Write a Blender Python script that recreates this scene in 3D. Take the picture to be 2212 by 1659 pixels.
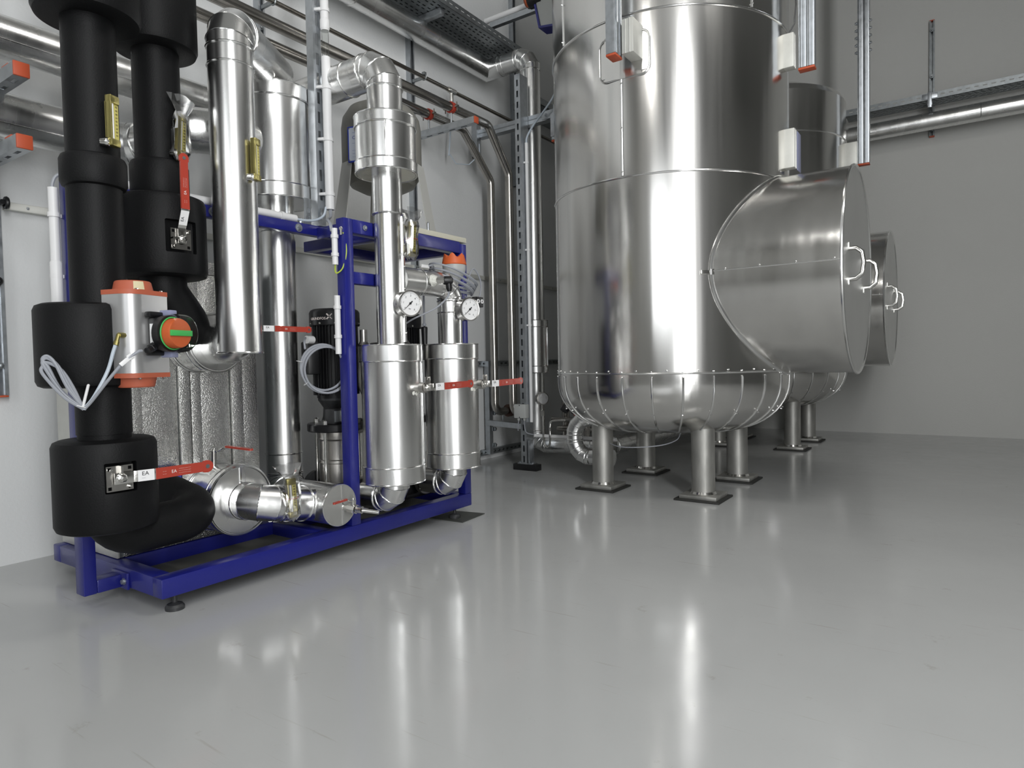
import bpy, bmesh, math, random
from math import sin, cos, pi, radians, sqrt
from mathutils import Vector as V, Matrix

random.seed(7)
for o in list(bpy.data.objects):
    bpy.data.objects.remove(o)
S = bpy.context.scene
C = S.collection

# ------------------------------------------------------------------ camera
# room axes: x to the right along the back wall, y away along the left wall, z up (metres)
cam = bpy.data.cameras.new('camera')
cam.sensor_fit = 'HORIZONTAL'; cam.sensor_width = 36.0; cam.lens = 23.164
cam.clip_start = 0.05; cam.clip_end = 100
camo = bpy.data.objects.new('camera', cam); C.objects.link(camo)
camo.matrix_world = Matrix(((0.82126, -0.00411, 0.57054, 0.0),
                            (0.57022, 0.04028, -0.82051, 0.0),
                            (-0.01961, 0.99918, 0.03543, 0.8),
                            (0, 0, 0, 1)))
S.camera = camo

# ------------------------------------------------------------------ world, lights, exposure
S.view_settings.view_transform = 'Standard'; S.view_settings.look = 'None'
S.view_settings.gamma = 1.0; S.view_settings.use_curve_mapping = False
S.view_settings.exposure = 0.0
wd = bpy.data.worlds.new('world'); S.world = wd; wd.use_nodes = True
bg = wd.node_tree.nodes['Background']; bg.inputs[0].default_value = (0.75, 0.82, 0.9, 1); bg.inputs[1].default_value = 0.6


def area(name, loc, aim, sx, sy, power, col=(1, 1, 1)):
    l = bpy.data.lights.new(name, 'AREA'); l.shape = 'RECTANGLE'; l.size = sx; l.size_y = sy
    l.energy = power; l.color = col
    o = bpy.data.objects.new(name, l); C.objects.link(o); o.location = loc
    d = V(aim) - V(loc); o.rotation_euler = d.to_track_quat('-Z', 'Y').to_euler()
    return o

# unseen soft area light to the right of the camera, turned towards the skid and the tanks
area('soft_light', (1.95, -0.7, 2.4), (-2.9, 3.1, 2.2), 0.55, 4.4, 175, (0.985, 0.995, 1.0))
# daylight through the two tall openings of the wall behind the camera
area('daylight_gate', (2.85, -3.75, 2.0), (2.85, 0, 2.0), 1.0, 3.3, 14, (0.97, 0.99, 1.0))
area('daylight_window', (0.6, -3.75, 2.4), (0.6, 0, 2.4), 2.4, 2.2, 44, (0.97, 0.99, 1.0))
# ceiling light strips
LAMPS = [(0.4, 2.5, 'over the open floor beside the tanks', (-2.3, 3.0, 0), 40), (-0.9, -1.9, 'nearest the left corner behind the camera', (-1.5, -1.0, 0), 20)]
for lx, ly, _, aim, pw in LAMPS:
    area('ceiling_light_beam', (lx, ly, 4.62), aim, 0.24, 1.4, pw, (1.0, 0.985, 0.95))

# ------------------------------------------------------------------ materials


def mat(name, col, rough=0.5, metal=0.0, noise=0.0, nscale=(20, 20, 20), bump=0.0, bscale=(60, 60, 60), rvar=0.0,
        coat=0.0, emis=None, spec=0.5, bdist=0.01, detail=3.0):
    m = bpy.data.materials.new(name); m.use_nodes = True
    nt = m.node_tree; n = nt.nodes; L = nt.links
    b = n['Principled BSDF']
    b.inputs['Base Color'].default_value = (*col, 1); b.inputs['Roughness'].default_value = rough
    b.inputs['Metallic'].default_value = metal; b.inputs['Coat Weight'].default_value = coat
    b.inputs['Coat Roughness'].default_value = 0.12
    b.inputs['Specular IOR Level'].default_value = spec
    if emis:
        b.inputs['Emission Color'].default_value = (*col, 1); b.inputs['Emission Strength'].default_value = emis
    tc = n.new('ShaderNodeTexCoord')

    def nz(sc, det):
        mp = n.new('ShaderNodeMapping'); mp.inputs['Scale'].default_value = sc
        L.new(tc.outputs['Object'], mp.inputs[0])
        t = n.new('ShaderNodeTexNoise'); t.inputs['Scale'].default_value = 1.0; t.inputs['Detail'].default_value = det
        L.new(mp.outputs[0], t.inputs['Vector']); return t
    if noise or rvar:
        t = nz(nscale, detail)
        if noise:
            mx = n.new('ShaderNodeMix'); mx.data_type = 'RGBA'; mx.blend_type = 'MULTIPLY'
            mx.inputs[0].default_value = 1.0
            cr = n.new('ShaderNodeMapRange'); cr.inputs[1].default_value = 0.3; cr.inputs[2].default_value = 0.7
            cr.inputs[3].default_value = 1 - noise; cr.inputs[4].default_value = 1 + noise * 0.4
            L.new(t.outputs[0], cr.inputs[0])
            mx.inputs[6].default_value = (*col, 1); L.new(cr.outputs[0], mx.inputs[7])
            L.new(mx.outputs[2], b.inputs['Base Color'])
        if rvar:
            rr = n.new('ShaderNodeMapRange'); rr.inputs[1].default_value = 0.3; rr.inputs[2].default_value = 0.7
            rr.inputs[3].default_value = max(0.02, rough - rvar); rr.inputs[4].default_value = rough + rvar
            L.new(t.outputs[0], rr.inputs[0]); L.new(rr.outputs[0], b.inputs['Roughness'])
    if bump:
        t2 = nz(bscale, 2.0)
        bp = n.new('ShaderNodeBump'); bp.inputs['Strength'].default_value = bump; bp.inputs['Distance'].default_value = bdist
        L.new(t2.outputs[0], bp.inputs['Height']); L.new(bp.outputs[0], b.inputs['Normal'])
    return m


def lin(r, g, b):
    f = lambda c: (c / 255 / 12.92) if c <= 10 else ((c / 255 + 0.055) / 1.055) ** 2.4
    return (f(r), f(g), f(b))

M = {}
M['wall'] = mat('shaded_wall_paint', (0.53, 0.53, 0.51), 0.75, noise=0.05, nscale=(0.7, 0.7, 0.7), bump=0.25, bscale=(90, 90, 90), bdist=0.004)  # back wall: its dimmer light is put into the paint colour
M['wall_lit'] = mat('lit_wall_paint', (0.70, 0.71, 0.71), 0.75, noise=0.05, nscale=(0.7, 0.7, 0.7), bump=0.25, bscale=(90, 90, 90), bdist=0.004)  # left wall: same paint, lightened to carry the brighter light there
M['wall_far'] = mat('grey_wall_paint', (0.40, 0.40, 0.385), 0.8, noise=0.04)
M['ceiling'] = mat('ceiling_paint', (0.30, 0.30, 0.29), 0.85, noise=0.04)
M['jacket'] = mat('aluminium_jacket', (0.82, 0.82, 0.81), 0.27, 1.0, noise=0.06, nscale=(9, 9, 1.2), rvar=0.05, bump=0.12, bscale=(14, 14, 2.0), bdist=0.01)
M['lid_sheet'] = mat('matt_aluminium_sheet', (0.74, 0.74, 0.71), 0.36, 1.0, noise=0.08, nscale=(14, 14, 14))
M['bead'] = mat('rolled_metal_bead', (0.86, 0.86, 0.85), 0.18, 1.0)
M['stainless'] = mat('stainless_sheet', (0.72, 0.71, 0.69), 0.19, 1.0, noise=0.06, nscale=(9, 9, 0.35), rvar=0.04, bump=0.22, bscale=(8.0, 8.0, 0.28), bdist=0.012)
M['stainless_dull'] = mat('dull_stainless', (0.50, 0.485, 0.46), 0.30, 1.0, noise=0.2, nscale=(20, 20, 4))
M['stainless_matt'] = mat('matt_stainless_lid', (0.66, 0.66, 0.65), 0.42, 1.0, noise=0.05, nscale=(3, 3, 3))
M['steel_leg'] = mat('weathered_steel', (0.46, 0.455, 0.43), 0.52, 0.85, noise=0.30, nscale=(16, 16, 5))
M['dark_steel'] = mat('dark_steel_pipe', (0.30, 0.28, 0.25), 0.28, 1.0, noise=0.2, nscale=(20, 20, 20))
M['bright_steel'] = mat('bright_steel', (0.74, 0.73, 0.70), 0.16, 1.0)
M['pipe_steel'] = mat('stainless_pipe', (0.46, 0.44, 0.41), 0.22, 1.0, noise=0.15, nscale=(12, 12, 12))
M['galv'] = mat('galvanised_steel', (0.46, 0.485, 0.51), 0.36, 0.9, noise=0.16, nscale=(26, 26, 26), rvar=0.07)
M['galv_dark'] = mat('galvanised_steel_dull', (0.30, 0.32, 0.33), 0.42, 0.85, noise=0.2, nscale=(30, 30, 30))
M['stucco'] = mat('stucco_sheet', (0.60, 0.60, 0.58), 0.27, 1.0, noise=0.10, nscale=(60, 60, 60), bump=0.7, bscale=(230, 230, 230), bdist=0.004)
M['grey_sheet'] = mat('grey_metal_sheet', (0.62, 0.62, 0.58), 0.45, 0.35, noise=0.05)
M['rubber'] = mat('black_foam_insulation', (0.0040, 0.0042, 0.0047), 0.55, noise=0.2, nscale=(5, 5, 5), bump=0.25, bscale=(220, 220, 220), bdist=0.002, spec=0.22)
M['black'] = mat('black_plastic', (0.006, 0.006, 0.007), 0.38)
M['black_paint'] = mat('black_painted_iron', (0.008, 0.008, 0.009), 0.32, noise=0.2)
M['pocket'] = mat('dark_foam_pocket', (0.004, 0.004, 0.004), 0.8)
M['cast'] = mat('dark_cast_iron', (0.035, 0.036, 0.038), 0.45, noise=0.3)
M['blue'] = mat('blue_paint', lin(26, 31, 118), 0.36, noise=0.10, nscale=(6, 6, 6), coat=0.25, bump=0.12, bscale=(160, 160, 160), bdist=0.002)
M['bright_blue'] = mat('bright_blue_paint', lin(35, 60, 170), 0.4)
M['orange'] = mat('orange_plastic', lin(206, 96, 48), 0.42)
M['cap_orange'] = mat('orange_rubber_cap', lin(190, 84, 52), 0.5)
M['rust_orange'] = mat('matt_orange_casting', lin(178, 92, 66), 0.55, noise=0.05)
M['red'] = mat('red_vinyl', lin(168, 62, 48), 0.36, coat=0.15)
M['red_paint'] = mat('red_paint', lin(172, 60, 44), 0.5, noise=0.1)
M['brass'] = mat('brass', lin(172, 162, 104), 0.3, 0.9, noise=0.08, nscale=(40, 40, 40))
M['scale_yellow'] = mat('pale_scale_plate', lin(206, 196, 110), 0.4, 0.2)
M['white'] = mat('white_plastic', lin(224, 224, 224), 0.4)
M['paper'] = mat('white_paper', lin(232, 232, 232), 0.6)
M['grey_plastic'] = mat('light_grey_plastic', lin(176, 178, 176), 0.45)
M['cable'] = mat('grey_cable', lin(150, 153, 160), 0.45)
M['hose'] = mat('pale_blue_hose', lin(186, 196, 206), 0.35)
M['cream'] = mat('cream_board', lin(196, 194, 178), 0.6)
M['beige'] = mat('beige_tape', lin(206, 196, 160), 0.7)
M['alu_cast'] = mat('anodised_aluminium', (0.55, 0.55, 0.55), 0.36, 0.75, noise=0.03)
M['green'] = mat('green_plastic', lin(74, 190, 96), 0.45)
M['lilac'] = mat('lilac_grey_plastic', lin(140, 144, 172), 0.5)
M['ink'] = mat('black_ink', (0.01, 0.01, 0.012), 0.6)
M['ink_grey'] = mat('grey_ink', lin(150, 150, 158), 0.6)
M['ink_blue'] = mat('blue_ink', lin(60, 70, 150), 0.6)
M['ink_white'] = mat('white_ink', lin(225, 215, 210), 0.6)
M['yellow_green'] = mat('yellow_green_wire', lin(172, 190, 62), 0.45)
M['vessel'] = mat('grey_green_enamel', lin(128, 127, 121), 0.42, 0.1, noise=0.05)
M['vessel_leg'] = mat('grey_leg_enamel', lin(186, 186, 182), 0.45, 0.1)
M['foam'] = mat('white_glass_wool', lin(222, 222, 214), 0.9, noise=0.15, nscale=(80, 80, 80), bump=0.8, bscale=(90, 90, 90))
M['mat_dark'] = mat('dark_rubber_mat', lin(72, 74, 70), 0.6, noise=0.2)
M['pad'] = mat('black_rubber_pad', lin(42, 42, 40), 0.7)
M['dust'] = mat('dusty_tray', lin(84, 84, 78), 0.8, noise=0.3, nscale=(6, 6, 6))
M['tube_light'] = mat('fluorescent_tube', (1.0, 0.98, 0.94), 0.4, emis=9.0)
M['plate_white'] = mat('pale_name_plate', lin(196, 202, 214), 0.4)
M['drum_plate'] = mat('dull_cover_plate', (0.36, 0.36, 0.345), 0.5, 0.45, noise=0.08, nscale=(14, 14, 14))
M['brown'] = mat('brown_cast_flange', lin(92, 66, 54), 0.55, noise=0.2)


def clear(name, tint, w, ior=1.28):
    m = bpy.data.materials.new(name); m.use_nodes = True
    n = m.node_tree.nodes; L = m.node_tree.links; n.clear()
    out = n.new('ShaderNodeOutputMaterial'); t = n.new('ShaderNodeBsdfTransparent'); g = n.new('ShaderNodeBsdfGlossy')
    t.inputs[0].default_value = (*tint, 1); g.inputs['Roughness'].default_value = 0.12
    fr = n.new('ShaderNodeFresnel'); fr.inputs[0].default_value = ior
    ad = n.new('ShaderNodeMath'); ad.operation = 'ADD'; ad.inputs[1].default_value = w; ad.use_clamp = True
    mx = n.new('ShaderNodeMixShader')
    L.new(fr.outputs[0], ad.inputs[0]); L.new(ad.outputs[0], mx.inputs[0]); L.new(t.outputs[0], mx.inputs[1]); L.new(g.outputs[0], mx.inputs[2])
    L.new(mx.outputs[0], out.inputs[0]); return m

M['dome'] = clear('clear_plastic', (0.92, 0.93, 0.92), 0.015, 1.10)
M['bag'] = clear('crinkled_clear_film', (0.90, 0.90, 0.90), 0.26)


def floor_mat():
    m = mat('grey_epoxy_floor', (0.47, 0.475, 0.47), 0.13, spec=0.5)
    n = m.node_tree.nodes; L = m.node_tree.links; b = n['Principled BSDF']; b.inputs['IOR'].default_value = 1.42
    tc = n.new('ShaderNodeTexCoord')
    t1 = n.new('ShaderNodeTexNoise'); t1.inputs['Scale'].default_value = 1.3; t1.inputs['Detail'].default_value = 5
    t2 = n.new('ShaderNodeTexNoise'); t2.inputs['Scale'].default_value = 9; t2.inputs['Detail'].default_value = 6; t2.inputs['Roughness'].default_value = 0.7
    mp = n.new('ShaderNodeMapping'); mp.inputs['Rotation'].default_value = (0, 0, 0.6); mp.inputs['Scale'].default_value = (3, 60, 1)
    t3 = n.new('ShaderNodeTexNoise'); t3.inputs['Scale'].default_value = 1.0; t3.inputs['Detail'].default_value = 4
    for t in (t1, t2): L.new(tc.outputs['Object'], t.inputs['Vector'])
    L.new(tc.outputs['Object'], mp.inputs[0]); L.new(mp.outputs[0], t3.inputs['Vector'])
    r1 = n.new('ShaderNodeValToRGB'); r1.color_ramp.elements[0].position = 0.3; r1.color_ramp.elements[1].position = 0.7
    r1.color_ramp.elements[0].color = (0.44, 0.445, 0.44, 1); r1.color_ramp.elements[1].color = (0.475, 0.48, 0.475, 1)
    L.new(t1.outputs[0], r1.inputs[0])
    r3 = n.new('ShaderNodeValToRGB'); r3.color_ramp.elements[0].position = 0.26; r3.color_ramp.elements[1].position = 0.33
    r3.color_ramp.elements[0].color = (0.86, 0.84, 0.80, 1); r3.color_ramp.elements[1].color = (1, 1, 1, 1)
    L.new(t3.outputs[0], r3.inputs[0])
    r2 = n.new('ShaderNodeValToRGB'); r2.color_ramp.elements[0].position = 0.25; r2.color_ramp.elements[1].position = 0.36
    r2.color_ramp.elements[0].color = (0.80, 0.78, 0.73, 1); r2.color_ramp.elements[1].color = (1, 1, 1, 1)
    L.new(t2.outputs[0], r2.inputs[0])
    m1 = n.new('ShaderNodeMix'); m1.data_type = 'RGBA'; m1.blend_type = 'MULTIPLY'; m1.inputs[0].default_value = 1
    m2 = n.new('ShaderNodeMix'); m2.data_type = 'RGBA'; m2.blend_type = 'MULTIPLY'; m2.inputs[0].default_value = 1
    L.new(r1.outputs[0], m1.inputs[6]); L.new(r2.outputs[0], m1.inputs[7]); L.new(m1.outputs[2], m2.inputs[6]); L.new(r3.outputs[0], m2.inputs[7])
    L.new(m2.outputs[2], b.inputs['Base Color'])
    rr = n.new('ShaderNodeMapRange'); rr.inputs[1].default_value = 0.3; rr.inputs[2].default_value = 0.7
    rr.inputs[3].default_value = 0.10; rr.inputs[4].default_value = 0.17
    L.new(t2.outputs[0], rr.inputs[0]); L.new(rr.outputs[0], b.inputs['Roughness'])
    t4 = n.new('ShaderNodeTexNoise'); t4.inputs['Scale'].default_value = 3.2; t4.inputs['Detail'].default_value = 2
    L.new(tc.outputs['Object'], t4.inputs['Vector'])
    bp = n.new('ShaderNodeBump'); bp.inputs['Strength'].default_value = 0.12; bp.inputs['Distance'].default_value = 0.01
    L.new(t4.outputs[0], bp.inputs['Height']); L.new(bp.outputs[0], b.inputs['Normal'])
    return m

M['floor'] = floor_mat()

# ------------------------------------------------------------------ building helpers


def wm(o):
    m = o.matrix_basis.copy()
    while o.parent:
        o = o.parent; m = o.matrix_basis @ m
    return m


def tag(o, label=None, cat=None, group=None, kind=None):
    if label: o['label'] = label
    if cat: o['category'] = cat
    if group: o['group'] = group
    if kind: o['kind'] = kind
    return o


def thing(name, label, cat, loc=(0, 0, 0), group=None):
    o = bpy.data.objects.new(name, None); C.objects.link(o); o.location = loc; o.empty_display_size = 0.05
    return tag(o, label, cat, group)


def frame_of(d):
    d = V(d).normalized()
    a = V((0, 0, 1)) if abs(d.z) < 0.9 else V((0, 1, 0))
    u = a.cross(d).normalized(); v = d.cross(u)
    return d, u, v


def arc_pts(pts, R, n):
    """corner-rounded path: list of (kind, points) sections"""
    P = [V(p) for p in pts]; secs = []; start = P[0]
    for i in range(1, len(P) - 1):
        a = (P[i - 1] - P[i]).normalized(); b = (P[i + 1] - P[i]).normalized()
        th = pi - a.angle(b)
        t = R * math.tan(th / 2)
        p0 = P[i] + a * t; p1 = P[i] + b * t
        cen = P[i] + (a + b).normalized() * (R / cos(th / 2))
        e0 = (p0 - cen).normalized(); ax = e0.cross((p1 - cen).normalized()).normalized()
        Ro = R / cos(th / (2 * n))
        el = [p0]
        for k in range(n):
            el.append(cen + (Matrix.Rotation(th * (k + 0.5) / n, 3, ax) @ e0) * Ro)
        el.append(p1)
        if (p0 - start).length > 1e-4: secs.append(('straight', [start, p0]))
        secs.append(('elbow', el)); start = p1
    if (P[-1] - start).length > 1e-4: secs.append(('straight', [start, P[-1]]))
    return secs


class MB:
    def __init__(s): s.v = []; s.f = []

    def add(s, vs, fs, m=None):
        k = len(s.v)
        s.v += [(m @ V(v)) if m else V(v) for v in vs]
        s.f += [tuple(i + k for i in f) for f in fs]
        return s

    def box(s, x0, x1, y0, y1, z0, z1, b=0.0, m=None):
        h = min(x1 - x0, y1 - y0, z1 - z0) / 2
        b = min(b, h * 0.9)
        if b <= 0:
            vs = [(x, y, z) for x in (x0, x1) for y in (y0, y1) for z in (z0, z1)]
            fs = [(0, 1, 3, 2), (4, 6, 7, 5), (0, 4, 5, 1), (2, 3, 7, 6), (0, 2, 6, 4), (1, 5, 7, 3)]
            return s.add(vs, fs, m)
        bm = bmesh.new()
        bmesh.ops.create_cube(bm, size=1)
        for v in bm.verts:
            v.co = V(((x0 + x1) / 2 + v.co.x * (x1 - x0), (y0 + y1) / 2 + v.co.y * (y1 - y0), (z0 + z1) / 2 + v.co.z * (z1 - z0)))
        bmesh.ops.bevel(bm, geom=bm.edges[:], offset=b, segments=2, profile=0.5, affect='EDGES')
        bm.verts.index_update()
        s.add([v.co.copy() for v in bm.verts], [tuple(v.index for v in f.verts) for f in bm.faces], m); bm.free()
        return s

    def lathe(s, prof, org=(0, 0, 0), ax=(0, 0, 1), n=32, caps=True, a0=0.0, a1=2 * pi):
        d, u, v = frame_of(ax); o = V(org); full = abs(a1 - a0 - 2 * pi) < 1e-6
        k = n if full else n + 1
        vs = []; fs = []
        for r, h in prof:
            for i in range(k):
                a = a0 + (a1 - a0) * i / n
                vs.append(o + d * h + (u * cos(a) + v * sin(a)) * r)
        for j in range(len(prof) - 1):
            for i in range(n if not full else k):
                i2 = (i + 1) % k
                fs.append((j * k + i, j * k + i2, (j + 1) * k + i2, (j + 1) * k + i))
        if caps and full:
            if prof[0][0] > 1e-6: fs.append(tuple(range(k))[::-1])
            if prof[-1][0] > 1e-6: fs.append(tuple((len(prof) - 1) * k + i for i in range(k)))
        return s.add(vs, fs)

    def cyl(s, p0, p1, r, r1=None, n=24, b=0.0):
        p0 = V(p0); p1 = V(p1); L = (p1 - p0).length; r1 = r if r1 is None else r1
        if b > 0:
            q = b * 0.3
            pr = [(r - b, 0), (r - q, q), (r, b), (r1, L - b), (r1 - q, L - q), (r1 - b, L)]
        else:
            pr = [(r, 0), (r1, L)]
        return s.lathe(pr, p0, p1 - p0, n)

    def sweep(s, pts, r, n=16, closed=False, caps=True, flat=None):
        P = [V(p) for p in pts]; N = len(P); vs = []; fs = []
        segs = [(P[(i + 1) % N] - P[i]).normalized() for i in range(N if closed else N - 1)]
        d, u, v = frame_of(segs[0])
        rr = r if isinstance(r, (list, tuple)) else [r] * N
        for i in range(N):
            if closed: din, dout = segs[i - 1], segs[i]
            else: din = segs[max(0, i - 1)]; dout = segs[min(N - 2, i)]
            if i > 0:
                q = segs[i - 2].rotation_difference(din) if (i > 1 or False) else None
                if i > 1: u = q @ u; v = q @ v
            dd = segs[0] if i == 0 else segs[i - 1]
            nrm = (din + dout)
            nrm = nrm.normalized() if nrm.length > 1e-6 else dd
            for k in range(n):
                a = 2 * pi * k / n
                x = (u * cos(a) + v * sin(a)) * rr[i]
                if flat: x = u * cos(a) * rr[i] * flat[0] + v * sin(a) * rr[i] * flat[1]
                den = dd.dot(nrm)
                x = x - dd * (x.dot(nrm) / den if abs(den) > 0.2 else 0)
                vs.append(P[i] + x)
        for i in range(N if closed else N - 1):
            j = (i + 1) % N
            for k in range(n):
                k2 = (k + 1) % n
                fs.append((i * n + k, i * n + k2, j * n + k2, j * n + k))
        if caps and not closed:
            fs.append(tuple(range(n))[::-1]); fs.append(tuple((N - 1) * n + k for k in range(n)))
        return s.add(vs, fs)

    def ring(s, c, ax, r, t, n=40, m=8):
        d, u, v = frame_of(ax); c = V(c); vs = []; fs = []
        for i in range(n):
            a = 2 * pi * i / n; e = u * cos(a) + v * sin(a)
            for k in range(m):
                b = 2 * pi * k / m
                vs.append(c + e * (r + t * cos(b)) + d * (t * sin(b)))
        for i in range(n):
            for k in range(m):
                i2 = (i + 1) % n; k2 = (k + 1) % m
                fs.append((i * m + k, i2 * m + k, i2 * m + k2, i * m + k2))
        return s.add(vs, fs)

    def prism(s, poly, h, m=None):
        """polygon in local xy, extruded 0..h along z"""
        k = len(poly)
        vs = [(x, y, 0) for x, y in poly] + [(x, y, h) for x, y in poly]
        fs = [tuple(range(k))[::-1], tuple(range(k, 2 * k))] + [(i, (i + 1) % k, k + (i + 1) % k, k + i) for i in range(k)]
        return s.add(vs, fs, m)

    def holes(s, L, W, t, rects, m=None):
        """plate L x W (local x,y) of thickness t with rectangular openings (x0,x1,y0,y1)"""
        xs = sorted({0, L, *[r[0] for r in rects], *[r[1] for r in rects]})
        ys = sorted({0, W, *[r[2] for r in rects], *[r[3] for r in rects]})
        for i in range(len(xs) - 1):
            run = None
            for j in range(len(ys) - 1):
                cx = (xs[i] + xs[i + 1]) / 2; cy = (ys[j] + ys[j + 1]) / 2
                hole = any(r[0] < cx < r[1] and r[2] < cy < r[3] for r in rects)
                if not hole:
                    run = [ys[j], ys[j + 1]] if run is None else [run[0], ys[j + 1]]
                if run and (hole or j == len(ys) - 2):
                    s.box(xs[i], xs[i + 1], run[0], run[1], 0, t, 0, m); run = None
        return s

    def build(s, name, material, parent=None, sharp=30, label=None):
        inv = wm(parent).inverted() if parent else Matrix()
        me = bpy.data.meshes.new(name)
        me.from_pydata([inv @ v for v in s.v], [], s.f); me.validate(); me.update()
        bm = bmesh.new(); bm.from_mesh(me); bmesh.ops.recalc_face_normals(bm, faces=bm.faces[:]); bm.to_mesh(me); bm.free()
        if sharp is not None:
            me.shade_smooth(); me.set_sharp_from_angle(angle=radians(sharp))
        me.materials.append(M[material] if isinstance(material, str) else material)
        o = bpy.data.objects.new(name, me); C.objects.link(o)
        if parent: o.parent = parent
        if label: o['label'] = label
        return o


def copy_tree(o, parent=None):
    c = o.copy(); C.objects.link(c)
    if parent: c.parent = parent
    for ch in [x for x in C.objects if x.parent == o]:
        copy_tree(ch, c)
    return c


def text(body, size, mtx, material, parent, name='lettering', extrude=0.0004, align='LEFT'):
    cu = bpy.data.curves.new(name, 'FONT'); cu.body = body; cu.size = size; cu.extrude = extrude
    cu.align_x = align; cu.align_y = 'CENTER'; cu.resolution_u = 2
    t = bpy.data.objects.new('tmp', cu); C.objects.link(t)
    dg = bpy.context.evaluated_depsgraph_get()
    me = bpy.data.meshes.new_from_object(t.evaluated_get(dg))
    bpy.data.objects.remove(t)
    me.materials.clear(); me.materials.append(M[material]); me.transform(wm(parent).inverted() @ mtx)
    o = bpy.data.objects.new(name, me); C.objects.link(o); o.parent = parent
    return o


def axes(X, Z, o=(0, 0, 0)):
    X = V(X).normalized(); Z = V(Z).normalized(); Y = Z.cross(X)
    return Matrix(((X.x, Y.x, Z.x, o[0]), (X.y, Y.y, Z.y, o[1]), (X.z, Y.z, Z.z, o[2]), (0, 0, 0, 1)))


def place(o, X, Z, loc):
    o.matrix_basis = axes(X, Z, loc)


def pipe_run(t, pts, r, R, material='jacket', gores=4, beads=True, seg=36, sname='pipe_section', bead_mat='bead', joints=()):
    """a pipe of straight sections and segmented elbows; every section and elbow is a part"""
    secs = arc_pts(pts, R, gores)
    for kind, p in secs:
        MB().sweep(p, r if kind == 'straight' else r * 1.012, seg, caps=True).build(sname if kind == 'straight' else 'elbow', material, t, sharp=15 if beads else 40)
        if kind == 'elbow' and beads:
            b = MB()
            for i in range(len(p)):
                din = (p[max(1, i)] - p[max(1, i) - 1]).normalized()
                dout = (p[min(len(p) - 1, i + 1)] - p[min(len(p) - 1, i + 1) - 1]).normalized()
                b.ring(p[i], (din + dout), r * 1.015, 0.0028 if 0 < i < len(p) - 1 else 0.004, 36, 6)
            b.build('seam_bead', bead_mat, t)['kind'] = 'stuff'
    for c, ax in joints:
        MB().ring(c, ax, r * 1.01, 0.0035, 40, 6).build('seam_bead', bead_mat, t)['kind'] = 'stuff'


def barrel(t, p0, p1, r, material='jacket', band=0.10, name='valve_jacket', seam=None):
    """insulated box around a valve: drum with cover bands at both ends"""
    p0 = V(p0); p1 = V(p1); d = (p1 - p0).normalized(); L = (p1 - p0).length
    w = L * band + 0.012
    MB().lathe([(r * 0.3, 0), (r - 0.004, 0), (r - 0.001, 0.003), (r - 0.001, L - 0.003), (r - 0.004, L), (r * 0.3, L)], p0, d, 48).build(name, material, t)
    for a, b in ((0.0, w), (L - w, L)):
        MB().lathe([(r - 0.002, a), (r + 0.004, a + 0.002), (r + 0.004, b - 0.002), (r - 0.002, b)], p0, d, 48, caps=False).build('end_band', material, t)
    bd = MB()
    for h in (0.002, w, L - w, L - 0.002): bd.ring(p0 + d * h, d, r + 0.003, 0.0032, 48, 6)
    bd.build('seam_bead', 'bead', t)['kind'] = 'stuff'
    if seam:
        e = V(seam).normalized(); side = d.cross(e)
        c = p0 + e * (r + 0.001)
        m = Matrix((( *side, c.x), (*e, c.y), (*d, c.z), (0, 0, 0, 1))).to_3x3().transposed().to_4x4(); m.translation = c
        MB().box(-0.004, 0.004, -0.003, 0.004, w, L - w, 0.002, m).build('lap_seam', 'bead', t)


def bolt_mb(b, p, ax, r=0.009, h=0.007):
    b.lathe([(r * 1.5, 0), (r * 1.5, h * 0.3)], p, ax, 16)
    b.lathe([(r, h * 0.3), (r, h), (r * 0.5, h * 1.15)], p, ax, 6)
    return b

# ================================================================== the room
XL, YB, XR, YN, ZC = -3.25, 7.52, 7.0, -3.6, 4.8


def struct(name, mb, material, sharp=30):
    o = mb.build(name, material, None, sharp); o['kind'] = 'structure'; return o

struct('floor', MB().box(XL, XR, YN, YB, -0.1, 0), 'floor')
struct('ceiling', MB().box(XL, XR, YN, YB, ZC, ZC + 0.1), 'ceiling')
struct('wall_left', MB().box(XL - 0.15, XL, YN - 0.15, YB + 0.15, -0.1, ZC + 0.1), 'wall_lit')
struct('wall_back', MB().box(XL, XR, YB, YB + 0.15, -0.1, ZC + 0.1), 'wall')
struct('wall_right', MB().box(XR, XR + 0.15, YN - 0.15, YB + 0.15, -0.1, ZC + 0.1), 'wall_far')
w = MB().holes(XR - XL, ZC, 0.12, [(2.65, 5.05, 1.3, 3.5), (5.6, 6.6, 0.35, 3.65)],
               Matrix(((1, 0, 0, XL), (0, 0, 1, YN - 0.12), (0, 1, 0, 0), (0, 0, 0, 1))))
struct('wall_near', w, 'wall_far')
for lx, ly, where, aim, pw in LAMPS:
    t = thing('ceiling_light', 'long fluorescent ceiling light ' + where, 'ceiling light', (lx, ly, ZC), 'fluorescent ceiling lights')
    MB().box(lx - 0.14, lx + 0.14, ly - 0.75, ly + 0.75, ZC - 0.11, ZC, 0.01).build('lamp_housing', 'white', t)
    for dx in (-0.07, 0.07):
        MB().cyl((lx + dx, ly - 0.68, ZC - 0.14), (lx + dx, ly + 0.68, ZC - 0.14), 0.014, n=12).build('lamp_tube', 'tube_light', t)

# ================================================================== the two tanks


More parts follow.
